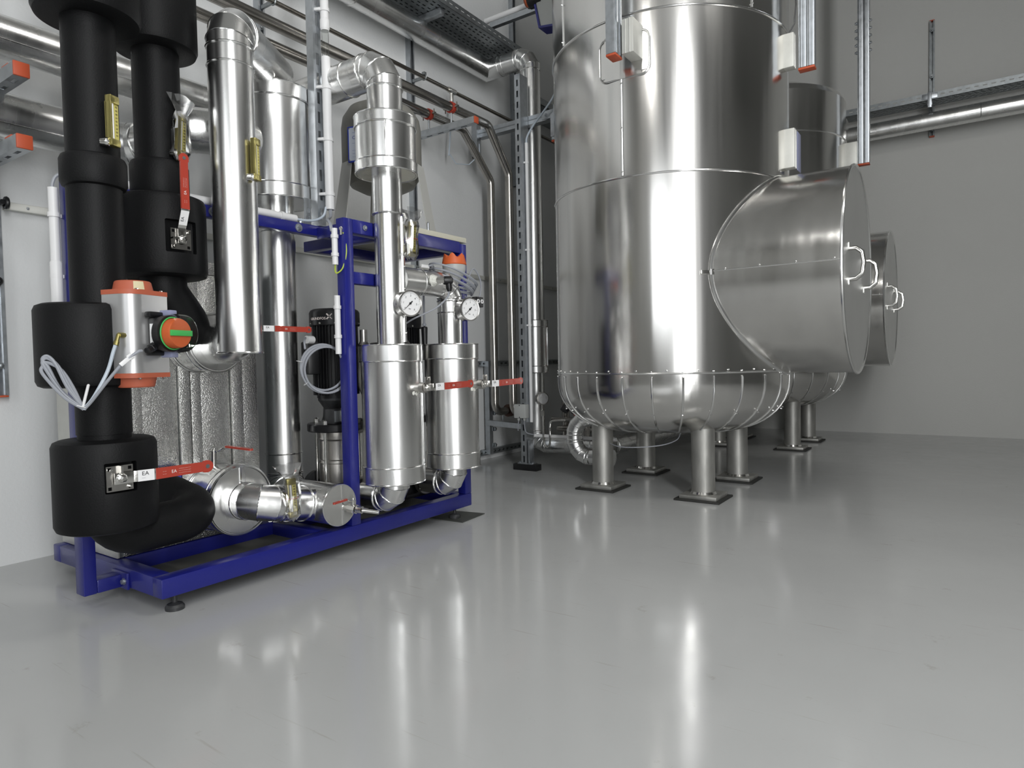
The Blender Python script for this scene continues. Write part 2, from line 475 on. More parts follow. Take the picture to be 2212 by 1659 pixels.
def tank(name, label, cx, cy, R, ztop, zs, mh_x, mh_z, mh_r, phase, vseams, gores=27, lugs=()):
    t = thing(name, label, 'tank', (cx, cy, 0))
    z0 = 0.716
    # shell courses
    lev = [z0] + zs + [ztop]
    for i in range(len(lev) - 1):
        MB().lathe([(R - 0.001 * (i % 2), lev[i]), (R - 0.001 * (i % 2), lev[i + 1])], (cx, cy, 0), n=128, caps=False).build('shell_course', 'stainless', t)
    for z in lev[:-1]:
        MB().ring((cx, cy, z), (0, 0, 1), R + 0.001, 0.0055, 128, 8).build('seam_bead', 'bead', t)['kind'] = 'stuff'
    sc = MB()
    for k in range(54):
        a = 2 * pi * (k + 0.5) / 54
        sc.lathe([(0.005, 0), (0.0045, 0.004), (0.002, 0.006)], (cx + cos(a) * R, cy + sin(a) * R, z0 + 0.008 + 0.006 * (k % 2)), (cos(a), sin(a), 0), 8)
    sc.build('rivet_row', 'bead', t)['kind'] = 'stuff'
    # top dome
    MB().lathe([(R, ztop), (R * 0.96, ztop + 0.05), (R * 0.75, ztop + 0.12), (R * 0.4, ztop + 0.17), (0.0, ztop + 0.19)], (cx, cy, 0), n=96, caps=False).build('dome', 'stainless', t)
    # dished bottom of single gore sheets with cover strips over the joints
    prof = [(R, z0), (R, 0.66)]
    for k in range(1, 13):
        a = k / 12 * pi / 2
        prof.append((R - 0.36 + 0.36 * cos(a), 0.66 - 0.295 * sin(a)))
    prof += [(0.22, 0.352), (0.10, 0.345)]
    da = 2 * pi / gores
    g0 = strip0 = None
    for k in range(gores):
        a = radians(phase) + k * da
        rot = Matrix.Rotation(a, 4, 'Z')
        if g0 is None:
            b = MB(); n = 5; q = len(prof)
            for r, z in prof:
                for i in range(n + 1):
                    b.v.append(V((r * cos(da * i / n), r * sin(da * i / n), z)))
            for j in range(q - 1):
                for i in range(n):
                    b.f.append((j * (n + 1) + i, j * (n + 1) + i + 1, (j + 1) * (n + 1) + i + 1, (j + 1) * (n + 1) + i))
            g0 = b.build('gore_sheet', 'stainless', None, 60)
            s = MB(); pp = [V((r + 0.0005, 0, z)) for r, z in prof[1:-2]]
            s.sweep([V((R + 0.0005, 0, z0 - 0.018))] + pp, 0.006, 8)
            for j in (0, 5): s.lathe([(0.005, 0), (0.003, 0.009)], (prof[j][0], 0, prof[j][1] - 0.02), (1, 0, 0), 8)
            strip0 = s.build('joint_strip', 'bead', None)
            g, st = g0, strip0
        else:
            g = g0.copy(); st = strip0.copy(); C.objects.link(g); C.objects.link(st)
        for o in (g, st): o.parent = t; o.matrix_basis = rot
    MB().lathe([(0.0, 0.342), (0.12, 0.342), (0.12, 0.36)], (cx, cy, 0), n=32, caps=False).build('bottom_cap', 'stainless', t)
    # vertical lap seams
    for a, za, zb in vseams:
        e = V((cos(radians(a)), sin(radians(a)), 0))
        b = MB().sweep([V((cx, cy, za)) + e * (R + 0.001), V((cx, cy, zb)) + e * (R + 0.001)], 0.0075, 10, flat=(1, 0.8))
        nn = max(2, int((zb - za) / 0.17))
        for k in range(nn + 1): b.lathe([(0.006, 0), (0.003, 0.008)], V((cx, cy, za + 0.02 + (zb - za - 0.04) * k / nn)) + e * (R + 0.005), e, 8)
        b.build('lap_seam', 'bead', t)
    # legs
    for sx in (-1, 1):
        for sy in (-1, 1):
            x, y = cx + sx * 0.315, cy + sy * 0.33 + 0.012
            lg = MB().lathe([(0.065, 0.03), (0.065, 0.5)], (x, y, 0), n=32, caps=False).build('leg', 'steel_leg', t)
            MB().lathe([(0.064, 0.03), (0.074, 0.031), (0.066, 0.045)], (x, y, 0), n=32, caps=False).build('weld_collar', 'bright_steel', lg)
            MB().box(x - 0.105, x + 0.105, y - 0.105, y + 0.105, 0.010, 0.032, 0.004).build('base_plate', 'steel_leg', lg)
            MB().box(x - 0.128, x + 0.128, y - 0.128, y + 0.128, 0.0, 0.011, 0.002).build('rubber_pad', 'pad', lg)
    # round manhole housing
    mp = MB().lathe([(mh_r, 0), (mh_r, mh_x - cx - 0.40)], (cx + 0.40, cy, mh_z), (1, 0, 0), 128, caps=False).build('manhole_housing', 'stainless', t)
    fl = []
    for k in range(96):
        a = 2 * pi * k / 96
        y = mh_r * cos(a); z = mh_z + mh_r * sin(a)
        fl.append(V((cx + sqrt(max(0, (R + 0.002) ** 2 - y * y)), cy + y, z)))
    MB().sweep(fl, 0.012, 10, closed=True).build('flange_strip', 'bead', mp)
    # lap seam on the near side of the housing
    b = MB().sweep([V((cx + 0.46, cy - mh_r - 0.001, mh_z)), V((mh_x - 0.004, cy - mh_r - 0.001, mh_z))], 0.004, 8)
    for k in range(4): b.lathe([(0.006, 0), (0.003, 0.008)], (mh_x - 0.03 - k * 0.17, cy - mh_r, mh_z + 0.008), (0, -1, 0), 8)
    b.build('lap_seam', 'bead', mp)
    ld = MB().lathe([(0.0, 0.0), (mh_r * 0.5, 0.002), (mh_r - 0.004, 0.0)], (mh_x, cy, mh_z), (1, 0, 0), 128, caps=False).build('manhole_lid', 'stainless_matt', t)
    MB().ring((mh_x, cy, mh_z), (1, 0, 0), mh_r + 0.001, 0.008, 128, 8).build('rim_bead', 'bead', ld)
    for dy in (-0.335, 0.222):
        y = cy + dy; h = 0.075
        MB().sweep([V((mh_x - 0.002, y, mh_z - h)), V((mh_x + 0.035, y, mh_z - h)), V((mh_x + 0.062, y, mh_z - h + 0.022)), V((mh_x + 0.07, y, mh_z)),
                    V((mh_x + 0.062, y, mh_z + h - 0.022)), V((mh_x + 0.035, y, mh_z + h)), V((mh_x - 0.002, y, mh_z + h))], 0.0105, 12).build('handle', 'bright_steel', ld)
        for s_ in (-1, 1):
            MB().box(mh_x, mh_x + 0.006, y - 0.012, y + 0.012, mh_z + s_ * (h + 0.014) - 0.016, mh_z + s_ * (h + 0.014) + 0.016, 0.002).build('handle_foot', 'bright_steel', ld)
    # toggle clasp where the housing seam meets the shell
    yq = cy - mh_r + 0.03
    xq = cx + sqrt(R * R - (mh_r - 0.03) ** 2)
    e = V((xq - cx, -(mh_r - 0.03), 0)).normalized(); sd = V((-e.y, e.x, 0))
    cp = V((cx, cy, mh_z - 0.005)) + e * R
    mm = Matrix(((sd.x, 0, e.x, cp.x), (sd.y, 0, e.y, cp.y), (0, 1, 0, cp.z), (0, 0, 0, 1)))
    b = MB().box(-0.10, -0.045, -0.010, 0.010, 0, 0.006, 0.002, mm).box(-0.05, -0.012, -0.016, 0.016, 0.002, 0.012, 0.002, mm)
    b.box(0.02, 0.05, -0.012, 0.012, 0.004, 0.014, 0.002, mm)
    b.build('toggle_clasp', 'bright_steel', t)
    # insulated boxes over the support lugs
    for (x0, x1, y0, y1, z0_, z1_, side) in lugs:
        lb = MB().box(x0, x1, y0, y1, z0_, z1_, 0.004).build('lug_box', 'grey_sheet', t)
        b = MB()
        bx = (x0 + x1) / 2
        for q in (-0.012, 0.012):
            if side == 'y': b.box(bx + q - 0.0015, bx + q + 0.0015, y0 - 0.003, y0, z0_, z1_)
            else: b.box(x1, x1 + 0.003, (y0 + y1) / 2 + q - 0.0015, (y0 + y1) / 2 + q + 0.0015, z0_, z1_)
        b.build('folded_seam', 'bead', lb)
    return t

T1 = tank('storage_tank', 'nearer of the two large upright stainless steel tanks on four legs, with patch plate',
          -1.55, 3.97, 0.70, 3.9, [1.767, 2.61], -0.495, 1.245, 0.545, -69.1 + 6, [(-88.2, 1.775, 2.28), (-124.5, 2.62, 3.3), (-30, 2.62, 3.3)],
          lugs=[(-1.475, -1.41, 3.165, 3.30, 2.36, 2.535, 'y'), (-0.90, -0.80, 3.915, 3.975, 2.385, 2.57, 'x'), (-0.90, -0.80, 3.925, 3.985, 1.84, 2.055, 'x'),
                (-2.30, -2.20, 3.94, 4.0, 2.385, 2.57, 'x')])
T1['kind'] = 'thing'
# rounded patch plate round the near lug of the front tank
pa = []
for (xx, zz, a0) in ((-1.42, 2.33, -90), (-1.42, 2.47, 0), (-1.61, 2.47, 90), (-1.61, 2.33, 180)):
    for k in range(7):
        a = radians(a0 + 15 * k); pa.append((xx + 0.045 * cos(a), zz + 0.045 * sin(a)))
ptc = [V((x, 3.97 - sqrt(0.7035 ** 2 - (x + 1.55) ** 2), z)) for x, z in pa]
MB().sweep(ptc, 0.005, 8, closed=True).build('patch_rim', 'bead', T1)
b = MB()
gx = [-1.655 + 0.03 * i for i in range(10)]
for i in range(9):
    x0, x1 = gx[i], min(gx[i] + 0.03, -1.375)
    dz = 0.045 if i in (0, 8) else 0.0
    zz = (2.285 + dz * 0.5, 2.515 - dz * 0.5)
    b.v += [V((x, 3.97 - sqrt(0.702 ** 2 - (x + 1.55) ** 2), z)) for x, z in ((x0, zz[0]), (x1, zz[0]), (x1, zz[1]), (x0, zz[1]))]
    k = len(b.v); b.f.append((k - 4, k - 3, k - 2, k - 1))
b.build('patch_plate', 'stainless', T1)

T2 = tank('storage_tank', 'shorter stainless steel tank standing behind the front tank by the back wall',
          -1.55, 6.25, 0.68, 2.93, [1.767, 2.6], -0.534, 1.245, 0.55, -69.1, [(-60, 1.775, 2.6)],
          lugs=[(-0.90, -0.78, 6.22, 6.28, 2.36, 2.57, 'x')])
# film-covered flap beside the lower lug box of the front tank
MB().box(-0.80, -0.795, 3.985, 4.07, 1.835, 2.05, 0.002).build('lug_flap', 'lilac', T1)

# ================================================================== struts that carry the tanks and pipes


def channel(b, p0, p1, w, slot_side, t=0.0025, slots=True, sl=0.028, sw=0.011, gap=0.05):
    """square U-profile between two points; slotted web faces slot_side"""
    p0 = V(p0); p1 = V(p1); L = (p1 - p0).length; d = (p1 - p0).normalized(); zz = V(slot_side).normalized(); yy = zz.cross(d)
    o = p0 - yy * w / 2 + zz * (w / 2 - t)
    m = Matrix(((d.x, yy.x, zz.x, o.x), (d.y, yy.y, zz.y, o.y), (d.z, yy.z, zz.z, o.z), (0, 0, 0, 1)))
    rects = []
    if slots:
        x = 0.03
        while x + sl < L - 0.01:
            rects.append((x, x + sl, w / 2 - sw / 2, w / 2 + sw / 2)); x += gap
    b.holes(L, w, t, rects, m)
    for y0 in (0, w - t):
        b.box(0, L, y0, y0 + t, -(w - t), 0, 0, m)
    for y0 in (t, w - t - 0.009):
        b.box(0, L, y0, y0 + 0.009, -(w - t), -(w - 2 * t), 0, m)
    return b


def strut(name, label, segs, cat='support strut', group=None, material='galv'):
    t = thing(name, label, cat, segs[0][0], group)
    for p0, p1, w, side in segs:
        channel(MB(), p0, p1, w, side).build('channel_section', material, t)
    return t


def cap(t, p, ax, w, th=0.008, h=None):
    d, u, v = frame_of(ax); h = h or w
    m = Matrix(((u.x, v.x, d.x, p[0]), (u.y, v.y, d.y, p[1]), (u.z, v.z, d.z, p[2]), (0, 0, 0, 1)))
    MB().box(-w / 2, w / 2, -h / 2, h / 2, 0, th, 0.003, m).build('end_cap', 'cap_orange', t)


def hanging(label, x, y, zb, wx, wy, zt=4.795, dark=False):
    """double profile post beside a tank lug, running up out of sight"""
    t = thing('hanging_strut', label, 'support strut', (x, y, zb))
    b = MB()
    for k in range(2):
        x0 = x - wx / 2 + k * wx / 2
        y0 = y - wy / 2
        if wx >= wy:
            b.box(x0 + 0.001, x0 + wx / 2 - 0.001, y0, y0 + wy, zb, zt, 0.003)
            b.box(x0 + wx / 8, x0 + wx / 4, y0 - 0.003, y0 + 0.002, zb, zt, 0.001)
        else:
            y1 = y - wy / 2 + k * wy / 2
            b.box(x - wx / 2, x + wx / 2, y1 + 0.001, y1 + wy / 2 - 0.001, zb, zt, 0.003)
            b.box(x + wx / 2 - 0.002, x + wx / 2 + 0.003, y1 + wy / 8, y1 + wy / 4, zb, zt, 0.001)
    b.build('double_profile', 'galv', t)
    MB().box(x - wx / 2, x + wx / 2, y - wy / 2, y + wy / 2, zb - 0.012, zb, 0.003).build('end_cap', 'cap_orange', t)
    return t

h1 = hanging('double steel strut with orange end cap on the near side of the front tank', -1.515, 3.16, 2.36, 0.055, 0.085)
h2 = hanging('double steel strut with orange cap at the right side of the front tank', -0.745, 3.99, 2.385, 0.085, 0.055)
h3 = hanging('long double steel strut hanging beside the shorter rear tank', -0.735, 6.27, 2.385, 0.09, 0.06)
b = MB()
for k in range(5):
    for s_ in (-1, 1): bolt_mb(b, (-0.735 + s_ * 0.045, 6.245, 3.3 + 0.06 * k), (s_, 0, 0), 0.010, 0.016)
b.build('bolt_row', 'galv', h3)['kind'] = 'stuff'
b = MB().sweep([V((-0.80, 3.93, 3.0)), V((-0.79, 3.93, 2.72)), V((-0.80, 3.935, 2.62)), V((-0.84, 3.94, 2.56))], 0.004, 8)
tag(b.build('earth_wire', 'black'), 'thin black wire hanging down to the upper lug box of the front tank', 'cable')
h4 = hanging('short steel strut end with orange cap between the front tank and the slotted post', -2.36, 3.99, 2.32, 0.05, 0.05, 2.50)
MB().box(-2.385, -2.33, 3.955, 3.965, 2.34, 2.50, 0.002).build('slotted_plate', 'galv', h4)

# free standing slotted post with black foot
s2 = thing('slotted_post', 'tall free standing slotted steel post on a black foot beside the front tank', 'support post', (-2.66, 3.985, 0))
channel(MB(), (-2.66, 3.985, 0.03), (-2.66, 3.985, 2.84), 0.048, (0, -1, 0), sl=0.045, sw=0.014, gap=0.077).build('channel_section', 'galv', s2)
channel(MB(), (-2.66, 4.033, 0.03), (-2.66, 4.033, 2.84), 0.048, (0, 1, 0)).build('channel_section', 'galv', s2)
MB().box(-2.755, -2.555, 3.955, 4.03, 0.0, 0.045, 0.003).build('foot_block', 'black', s2)
b = MB().box(-2.72, -2.59, 3.962, 4.025, 0.045, 0.052, 0.002)
for x in (-2.71, -2.60): bolt_mb(b, (x, 3.985, 0.05), (0, 0, 1), 0.008, 0.012)
b.box(-2.625, -2.615, 3.962, 4.02, 0.05, 0.22, 0.002)
b.build('foot_plate', 'galv', s2)
# cross arms reaching from the wall
a1 = thing('cross_channel', 'wide steel channel running from the left wall to the slotted post', 'support arm', (-3.2, 4.075, 2.53))
channel(MB(), (-3.10, 4.09, 2.535), (-2.33, 4.09, 2.535), 0.06, (0, -1, 0), slots=False).build('channel_section', 'galv', a1)
MB().box(-3.10, -2.33, 4.057, 4.061, 2.532, 2.538).build('web_groove', 'galv_dark', a1)
b = MB().box(-2.50, -2.36, 4.03, 4.036, 2.50, 2.56, 0.002).box(-2.365, -2.359, 3.96, 4.036, 2.50, 2.56, 0.002)
for x in (-2.47, -2.40): bolt_mb(b, (x, 4.03, 2.53), (0, -1, 0), 0.009, 0.01)
b.build('angle_plate', 'galv', a1)
a2 = thing('bracket_arm', 'slotted bracket arm with orange end cap under the two steel pipes', 'support arm', (-3.23, 3.45, 2.37))
channel(MB(), (-3.20, 3.45, 2.368), (-2.645, 3.45, 2.368), 0.042, (0, 0, -1), sl=0.05, sw=0.012, gap=0.1).build('channel_section', 'galv', a2)
cap(a2, (-2.645, 3.45, 2.368), (1, 0, 0), 0.044)


def wall_strut(y, z0, z1, label, group=None, material='galv', capb=False, capt=False):
    t = thing('wall_strut', label, 'support strut', (XL, y, z0), group)
    channel(MB(), (XL + 0.0215, y, z0), (XL + 0.0215, y, z1), 0.042, (-1, 0, 0), slots=False).build('channel_section', material, t)
    if capb: cap(t, (XL + 0.0215, y, z0), (0, 0, -1), 0.042)
    if capt: cap(t, (XL + 0.0215, y, z1), (0, 0, 1), 0.042)
    b = MB(); z = z0 + 0.12
    while z < z1 - 0.05:
        bolt_mb(b, (XL + 0.035, y, z), (1, 0, 0), 0.008, 0.010); z += 0.34
    b.build('anchor_bolt', 'galv_dark', t)
    return t

ws1 = wall_strut(1.01, 0.70, 2.30, 'steel wall strut with orange bottom cap at the far left edge', capb=True)
wall_strut(2.27, 2.2, 3.4, 'steel wall strut high on the left wall behind the segmented pipe elbow')
ws2 = wall_strut(3.47, 1.35, 3.6, 'long steel wall strut behind the grey expansion vessel')
wall_strut(4.75, 2.3, 4.6, 'steel wall strut near the far end of the cable tray')
for z, zz, lb in ((1.85, 2.02, 'upper orange capped bracket arm at the left edge, under the upper wall pipe'), (1.60, 1.72, 'lower orange capped bracket arm at the left edge, under the lower wall pipe')):
    t = thing('bracket_arm', lb, 'support arm', (XL, 0.955, z))
    channel(MB(), (XL + 0.045, 0.955, z), (-2.73, 0.955, z), 0.048, (0, 0, -1), sl=0.045, sw=0.014, gap=0.09).build('channel_section', 'galv', t)
    cap(t, (-2.73, 0.955, z), (1, 0, 0), 0.05, 0.010)
    b = MB().cyl((-3.02, 0.955, z + 0.02), (-3.02, 0.955, zz - 0.04), 0.007, n=10)
    b.box(-3.05, -2.99, 0.93, 0.98, z + 0.022, z + 0.03, 0.002)
    b.build('threaded_rod', 'galv', t)
    MB().box(-2.86, -2.80, 0.94, 0.97, z + 0.024, z + 0.04, 0.004).build('clamp_pad', 'cap_orange', t)
    b = MB(); bolt_mb(b, (XL + 0.06, 0.928, z - 0.05), (0, -1, 0), 0.012, 0.02); b.box(XL + 0.0430, XL + 0.10, 0.93, 0.98, z - 0.085, z - 0.024, 0.003)
    b.build('angle_bracket', 'galv', t)
cl = MB()
cl.ring((XL + 0.06, 1.045, 1.475), (0, 1, 0), 0.018, 0.008, 20, 8).lathe([(0.011, 0), (0.011, 0.03)], (XL + 0.043, 1.03, 1.475), (1, 0, 0), 6)
cl.build('knob_clamp', 'black', ws1)
cl = MB().ring((XL + 0.05, 1.01, 1.16), (1, 0, 0), 0.012, 0.005, 16, 6)
cl.build('slide_nut', 'black', ws1)

# flat grey rail fixed along the left wall
t = thing('wall_rail', 'narrow grey metal rail running along the left wall behind the skid', 'rail', (XL, 1.05, 1.46))
MB().box(XL, XL + 0.03, 1.05, 6.0, 1.455, 1.487, 0.003).build('rail_profile', 'grey_sheet', t)
b = MB()
for k in range(12): bolt_mb(b, (XL + 0.03, 1.13 + 0.42 * k, 1.471), (1, 0, 0), 0.004, 0.003)
b.build('rail_screw', 'galv', t)

# low wall framework in the corner behind the slotted post
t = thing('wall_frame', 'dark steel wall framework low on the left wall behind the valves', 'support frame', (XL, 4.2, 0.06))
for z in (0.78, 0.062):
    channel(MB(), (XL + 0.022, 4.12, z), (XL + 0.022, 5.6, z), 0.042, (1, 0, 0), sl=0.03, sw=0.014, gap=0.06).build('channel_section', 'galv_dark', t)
channel(MB(), (XL + 0.066, 4.245, 0.05), (XL + 0.066, 4.245, 0.80), 0.044, (1, 0, 0), slots=False).build('channel_section', 'galv', t)
channel(MB(), (XL + 0.09, 4.20, 0.31), (-2.69, 4.05, 0.31), 0.042, (0, -1, 0), slots=False).build('channel_section', 'galv', t)
b = MB()
for z in (0.75, 0.38, 0.25, 0.12): b.lathe([(0.018, 0), (0.018, 0.015), (0.009, 0.015), (0.009, 0.03)], (XL + 0.09, 4.275, z), (0, 1, 0), 12)
b.build('clamp_bolt', 'galv_dark', t)

# ================================================================== cable trays


def perf_tray(t, x0, x1, y0, y1, z, lip, along):
    """perforated tray; along = 'y' or 'x'"""
    L = (y1 - y0) if along == 'y' else (x1 - x0); W = (x1 - x0) if along == 'y' else (y1 - y0)
    R_ = []; x = 0.03; k = 0
    while x + 0.06 < L:
        for q, off in ((0.14, 0), (0.26, 0.3), (0.44, 0.5), (0.56, 0.0), (0.74, 0.5), (0.86, 0.2)):
            xx = x + off * 0.05
            R_.append((round(xx, 4), round(xx + 0.028, 4), W * q - 0.005, W * q + 0.005))
        x += 0.05
    # own grid per hole row keeps the mesh small
    m = Matrix(((0, 1, 0, x0), (1, 0, 0, y0), (0, 0, 1, z), (0, 0, 0, 1))) if along == 'y' else Matrix(((1, 0, 0, x0), (0, 1, 0, y0), (0, 0, 1, z), (0, 0, 0, 1)))
    rows = sorted({(r[2], r[3]) for r in R_}); b = MB(); prev = 0.0
    for a, c in rows:
        b.box(0, L, prev, a, 0, 0.002, 0, m)
        hs = sorted(r for r in R_ if r[2] == a); xx = 0.0
        for h in hs:
            b.box(xx, h[0], a, c, 0, 0.002, 0, m); xx = h[1]
        b.box(xx, L, a, c, 0, 0.002, 0, m); prev = c
    b.box(0, L, prev, W, 0, 0.002, 0, m)
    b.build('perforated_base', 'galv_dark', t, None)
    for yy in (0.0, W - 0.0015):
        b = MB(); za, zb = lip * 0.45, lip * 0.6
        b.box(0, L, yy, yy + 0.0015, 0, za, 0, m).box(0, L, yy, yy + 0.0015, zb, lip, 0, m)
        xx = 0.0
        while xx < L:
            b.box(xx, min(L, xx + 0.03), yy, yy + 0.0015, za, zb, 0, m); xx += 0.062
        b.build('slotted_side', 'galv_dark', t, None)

tr = thing('cable_tray', 'perforated steel cable tray high up along the left wall, seen from below', 'cable tray', (-3.0, 2.6, 3.16))
perf_tray(tr, -3.12, -2.86, 2.2, 4.36, 3.16, 0.06, 'y')
MB().box(-3.2, -2.90, 3.42, 3.46, 3.115, 3.158, 0.003).build('bracket_arm', 'galv', tr)
MB().box(-3.115, -2.865, 2.21, 4.35, 3.165, 3.195, 0.004).build('cable_layer', 'pocket', tr)
tr2 = thing('cable_tray', 'perforated steel cable tray on the back wall above the bright pipe', 'cable tray', (-1.0, 7.3, 3.1))
perf_tray(tr2, -1.0, 1.6, 7.2, 7.40, 3.10, 0.062, 'x')
b = MB().box(-0.33, -0.29, 7.19, 7.50, 3.05, 3.098, 0.003); b.box(-0.325, -0.295, 7.185, 7.197, 3.03, 3.17, 0.002)
b.build('bracket_arm', 'galv', tr2)
b = MB().box(-0.37, -0.25, 7.194, 7.199, 3.11, 3.155, 0.001)
b.build('joint_plate', 'galv', tr2)
tr3 = thing('cable_tray', 'dark cable tray continuing along the left wall behind the slotted post', 'cable tray', (-3.05, 4.6, 2.95))
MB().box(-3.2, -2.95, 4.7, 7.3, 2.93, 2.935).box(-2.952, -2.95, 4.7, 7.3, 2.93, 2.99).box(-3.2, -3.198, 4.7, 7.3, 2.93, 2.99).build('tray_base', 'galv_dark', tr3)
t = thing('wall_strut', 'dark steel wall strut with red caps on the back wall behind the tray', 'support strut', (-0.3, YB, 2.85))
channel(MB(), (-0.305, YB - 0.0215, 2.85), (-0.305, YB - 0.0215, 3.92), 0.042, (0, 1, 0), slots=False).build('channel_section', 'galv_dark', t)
cap(t, (-0.305, YB - 0.0215, 2.85), (0, 0, -1), 0.042); cap(t, (-0.305, YB - 0.0215, 3.92), (0, 0, 1), 0.042)
b = MB()
for z in (3.40, 3.83): b.lathe([(0.018, 0), (0.018, 0.012), (0.009, 0.012), (0.009, 0.03)], (-0.305, YB - 0.045, z), (0, -1, 0), 12)
b.build('anchor_bolt', 'galv_dark', t)
t = thing('wall_pipe', 'bright insulated pipe along the back wall under the cable tray', 'pipe', (-1.0, 7.3, 2.94))
for xa, xb in ((-1.75, 0.07), (0.075, 2.0)):
    MB().cyl((xa, 7.3, 2.935), (xb, 7.3, 2.935), 0.078, n=40).build('pipe_section', 'jacket', t)
MB().ring((0.072, 7.3, 2.935), (1, 0, 0), 0.078, 0.003, 40, 6).build('seam_bead', 'bead', t)['kind'] = 'stuff'
MB().cyl((-0.305, 7.3, 2.9), (-0.305, YB, 2.9), 0.012, n=10).build('pipe_hanger', 'galv_dark', t)

# ================================================================== blue skid frame
sk = thing('skid_frame', 'blue painted steel skid frame carrying the pumps and heat exchanger', 'frame', (-2.5, 1.9, 0))


def beam(name, *a, b=0.004):
    return MB().box(*a, b).build(name, 'blue', sk)
FX = -2.13
beam('base_beam', -2.19, FX, 1.069, 2.675, 0.052, 0.117)
beam('base_beam', -2.95, -2.89, 1.069, 2.675, 0.052, 0.117)
beam('base_beam', -2.58, -2.50, 1.129, 2.615, 0.052, 0.117)
beam('cross_beam', -2.892, -2.188, 1.0695, 1.1285, 0.052, 0.117)
beam('cross_beam', -2.89, -2.19, 2.615, 2.675, 0.052, 0.117)
beam('cross_beam', -2.50, -2.19, 1.74, 1.80, 0.054, 0.115)
beam('post', -2.44, -2.38, 0.944, 0.985, 0.052, 1.415)
beam('outrigger', -2.44, -2.38, 0.985, 1.062, 0.052, 0.097)
beam('outrigger_plate', -2.45, -2.34, 1.060, 1.069, 0.048, 0.105, b=0.002)
beam('post', -2.18, FX, 1.866, 1.916, 0.117, 1.408)
beam('post', -2.18, FX, 2.625, 2.675, 0.117, 1.400)
beam('top_rail', -2.18, FX, 1.916, 2.625, 1.35, 1.408)
beam('top_rail', -2.42, -2.38, 0.985, 2.09, 1.369, 1.415)
beam('mid_rail', -2.175, -2.135, 1.916, 2.625, 1.138, 1.189)
beam('table_beam', -2.68, -2.18, 2.09, 2.14, 1.35, 1.40)
beam('table_beam', -2.68, -2.18, 2.615, 2.665, 1.35, 1.40)
beam('table_beam', -2.68, -2.63, 2.14, 2.615, 1.35, 1.40)
beam('rail_bracket', -2.38, -2.18, 1.93, 1.936, 1.355, 1.405, b=0.002)
MB().box(-2.50, -2.19, 1.80, 2.615, 0.056, 0.062).build('drip_tray', 'dust', sk)
MB().box(-2.50, -2.19, 1.129, 1.74, 0.056, 0.062).build('drip_tray', 'dust', sk)
MB().box(-2.69, FX - 0.002, 2.20, 2.68, 1.4085, 1.434, 0.002).build('cover_board', 'cream', sk)
MB().lathe([(0.012, 0), (0.012, 0.006), (0.006, 0.006), (0.006, 0.04), (0.003, 0.045)], (-2.16, 2.42, 1.434), n=12).build('stud_bolt', 'galv', sk)
for y in (1.834, 1.442):
    bolt_mb(MB(), (-2.38, y, 1.391), (1, 0, 0), 0.012, 0.010).build('round_bolt', 'galv', sk)
for p, ax in (((-2.36, 1.06, 0.075), (0, -1, 0)), ((-2.16, 1.936, 1.38), (0, -1, 0)), ((-2.128, 1.98, 1.379), (1, 0, 0)), ((-2.25, 1.93, 1.375), (0, -1, 0))):
    bolt_mb(MB(), p, ax, 0.008, 0.010).build('hex_bolt', 'galv', sk)
for x, y in ((-2.16, 1.125), (-2.16, 2.57), (-2.92, 1.75), (-2.92, 2.45)):
    MB().lathe([(0.030, 0.0), (0.030, 0.010), (0.024, 0.018), (0.012, 0.022), (0.008, 0.024), (0.008, 0.054)], (x, y, 0.0045 if y > 2.5 else 0), n=24).build('levelling_foot', 'cast', sk)
t = thing('rubber_mat', 'dark thin rubber mat under the far front foot of the blue skid', 'mat', (-2.15, 2.6, 0))
MB().prism([(-2.27, 2.50), (-2.065, 2.515), (-2.085, 2.725), (-2.27, 2.69)], 0.004).build('mat_sheet', 'mat_dark', t)

# ================================================================== plate heat exchanger in its sheet metal housing
hx = thing('heat_exchanger', 'tall plate heat exchanger boxed in dimpled sheet metal at the near end of the skid', 'heat exchanger', (-2.72, 1.4, 0.117))
X0, X1, Y0, Y1, Z0, Z1 = -2.95, -2.50, 1.106, 1.69, 0.117, 1.215
MB().box(X0 + 0.004, X1 - 0.006, Y0 + 0.004, Y1, Z0 + 0.002, Z1 - 0.004).build('housing_core', 'galv_dark', hx)
for ya, yb in ((1.205, 1.342), (1.432, 1.56), (1.614, Y1)):
    MB().box(X1 - 0.008, X1, ya + 0.0015, yb - 0.0015, Z0 + 0.075, Z1 - 0.05, 0.002).build('front_panel', 'stucco', hx)
for ya, yb in ((1.168, 1.205), (1.342, 1.388), (1.388, 1.432), (1.56, 1.614)):
    MB().box(X1 - 0.008, X1 + 0.012, ya + 0.001, yb - 0.001, Z0 + 0.075, Z1 - 0.05, 0.003).build('ridge_strip', 'stucco', hx)
MB().box(X1 - 0.008, X1 + 0.001, 1.126, 1.168, Z0 + 0.002, Z1 - 0.05, 0.002).build('corner_panel', 'stucco', hx)
MB().box(X1 - 0.008, X1 + 0.004, Y0, Y1, Z1 - 0.05, Z1, 0.002).build('top_band', 'stucco', hx)
MB().box(X1 - 0.008, X1 + 0.003, 1.19, Y1, Z0 + 0.004, Z0 + 0.075, 0.002).build('bottom_band', 'stucco', hx)
for za, zb in ((Z0 + 0.002, Z0 + 0.072), (Z0 + 0.075, Z1)):
    MB().box(X0, X1, Y0 - 0.004, Y0 + 0.006, za, zb, 0.002).build('end_panel', 'grey_sheet', hx)
for x in (-2.935, -2.545):
    bolt_mb(MB(), (x, Y0 - 0.004, 0.157), (0, -1, 0), 0.009, 0.010).build('hex_bolt', 'galv', hx)
b = MB().box(X1 + 0.002, X1 + 0.03, 1.33, 1.42, 0.20, 0.26, 0.003)
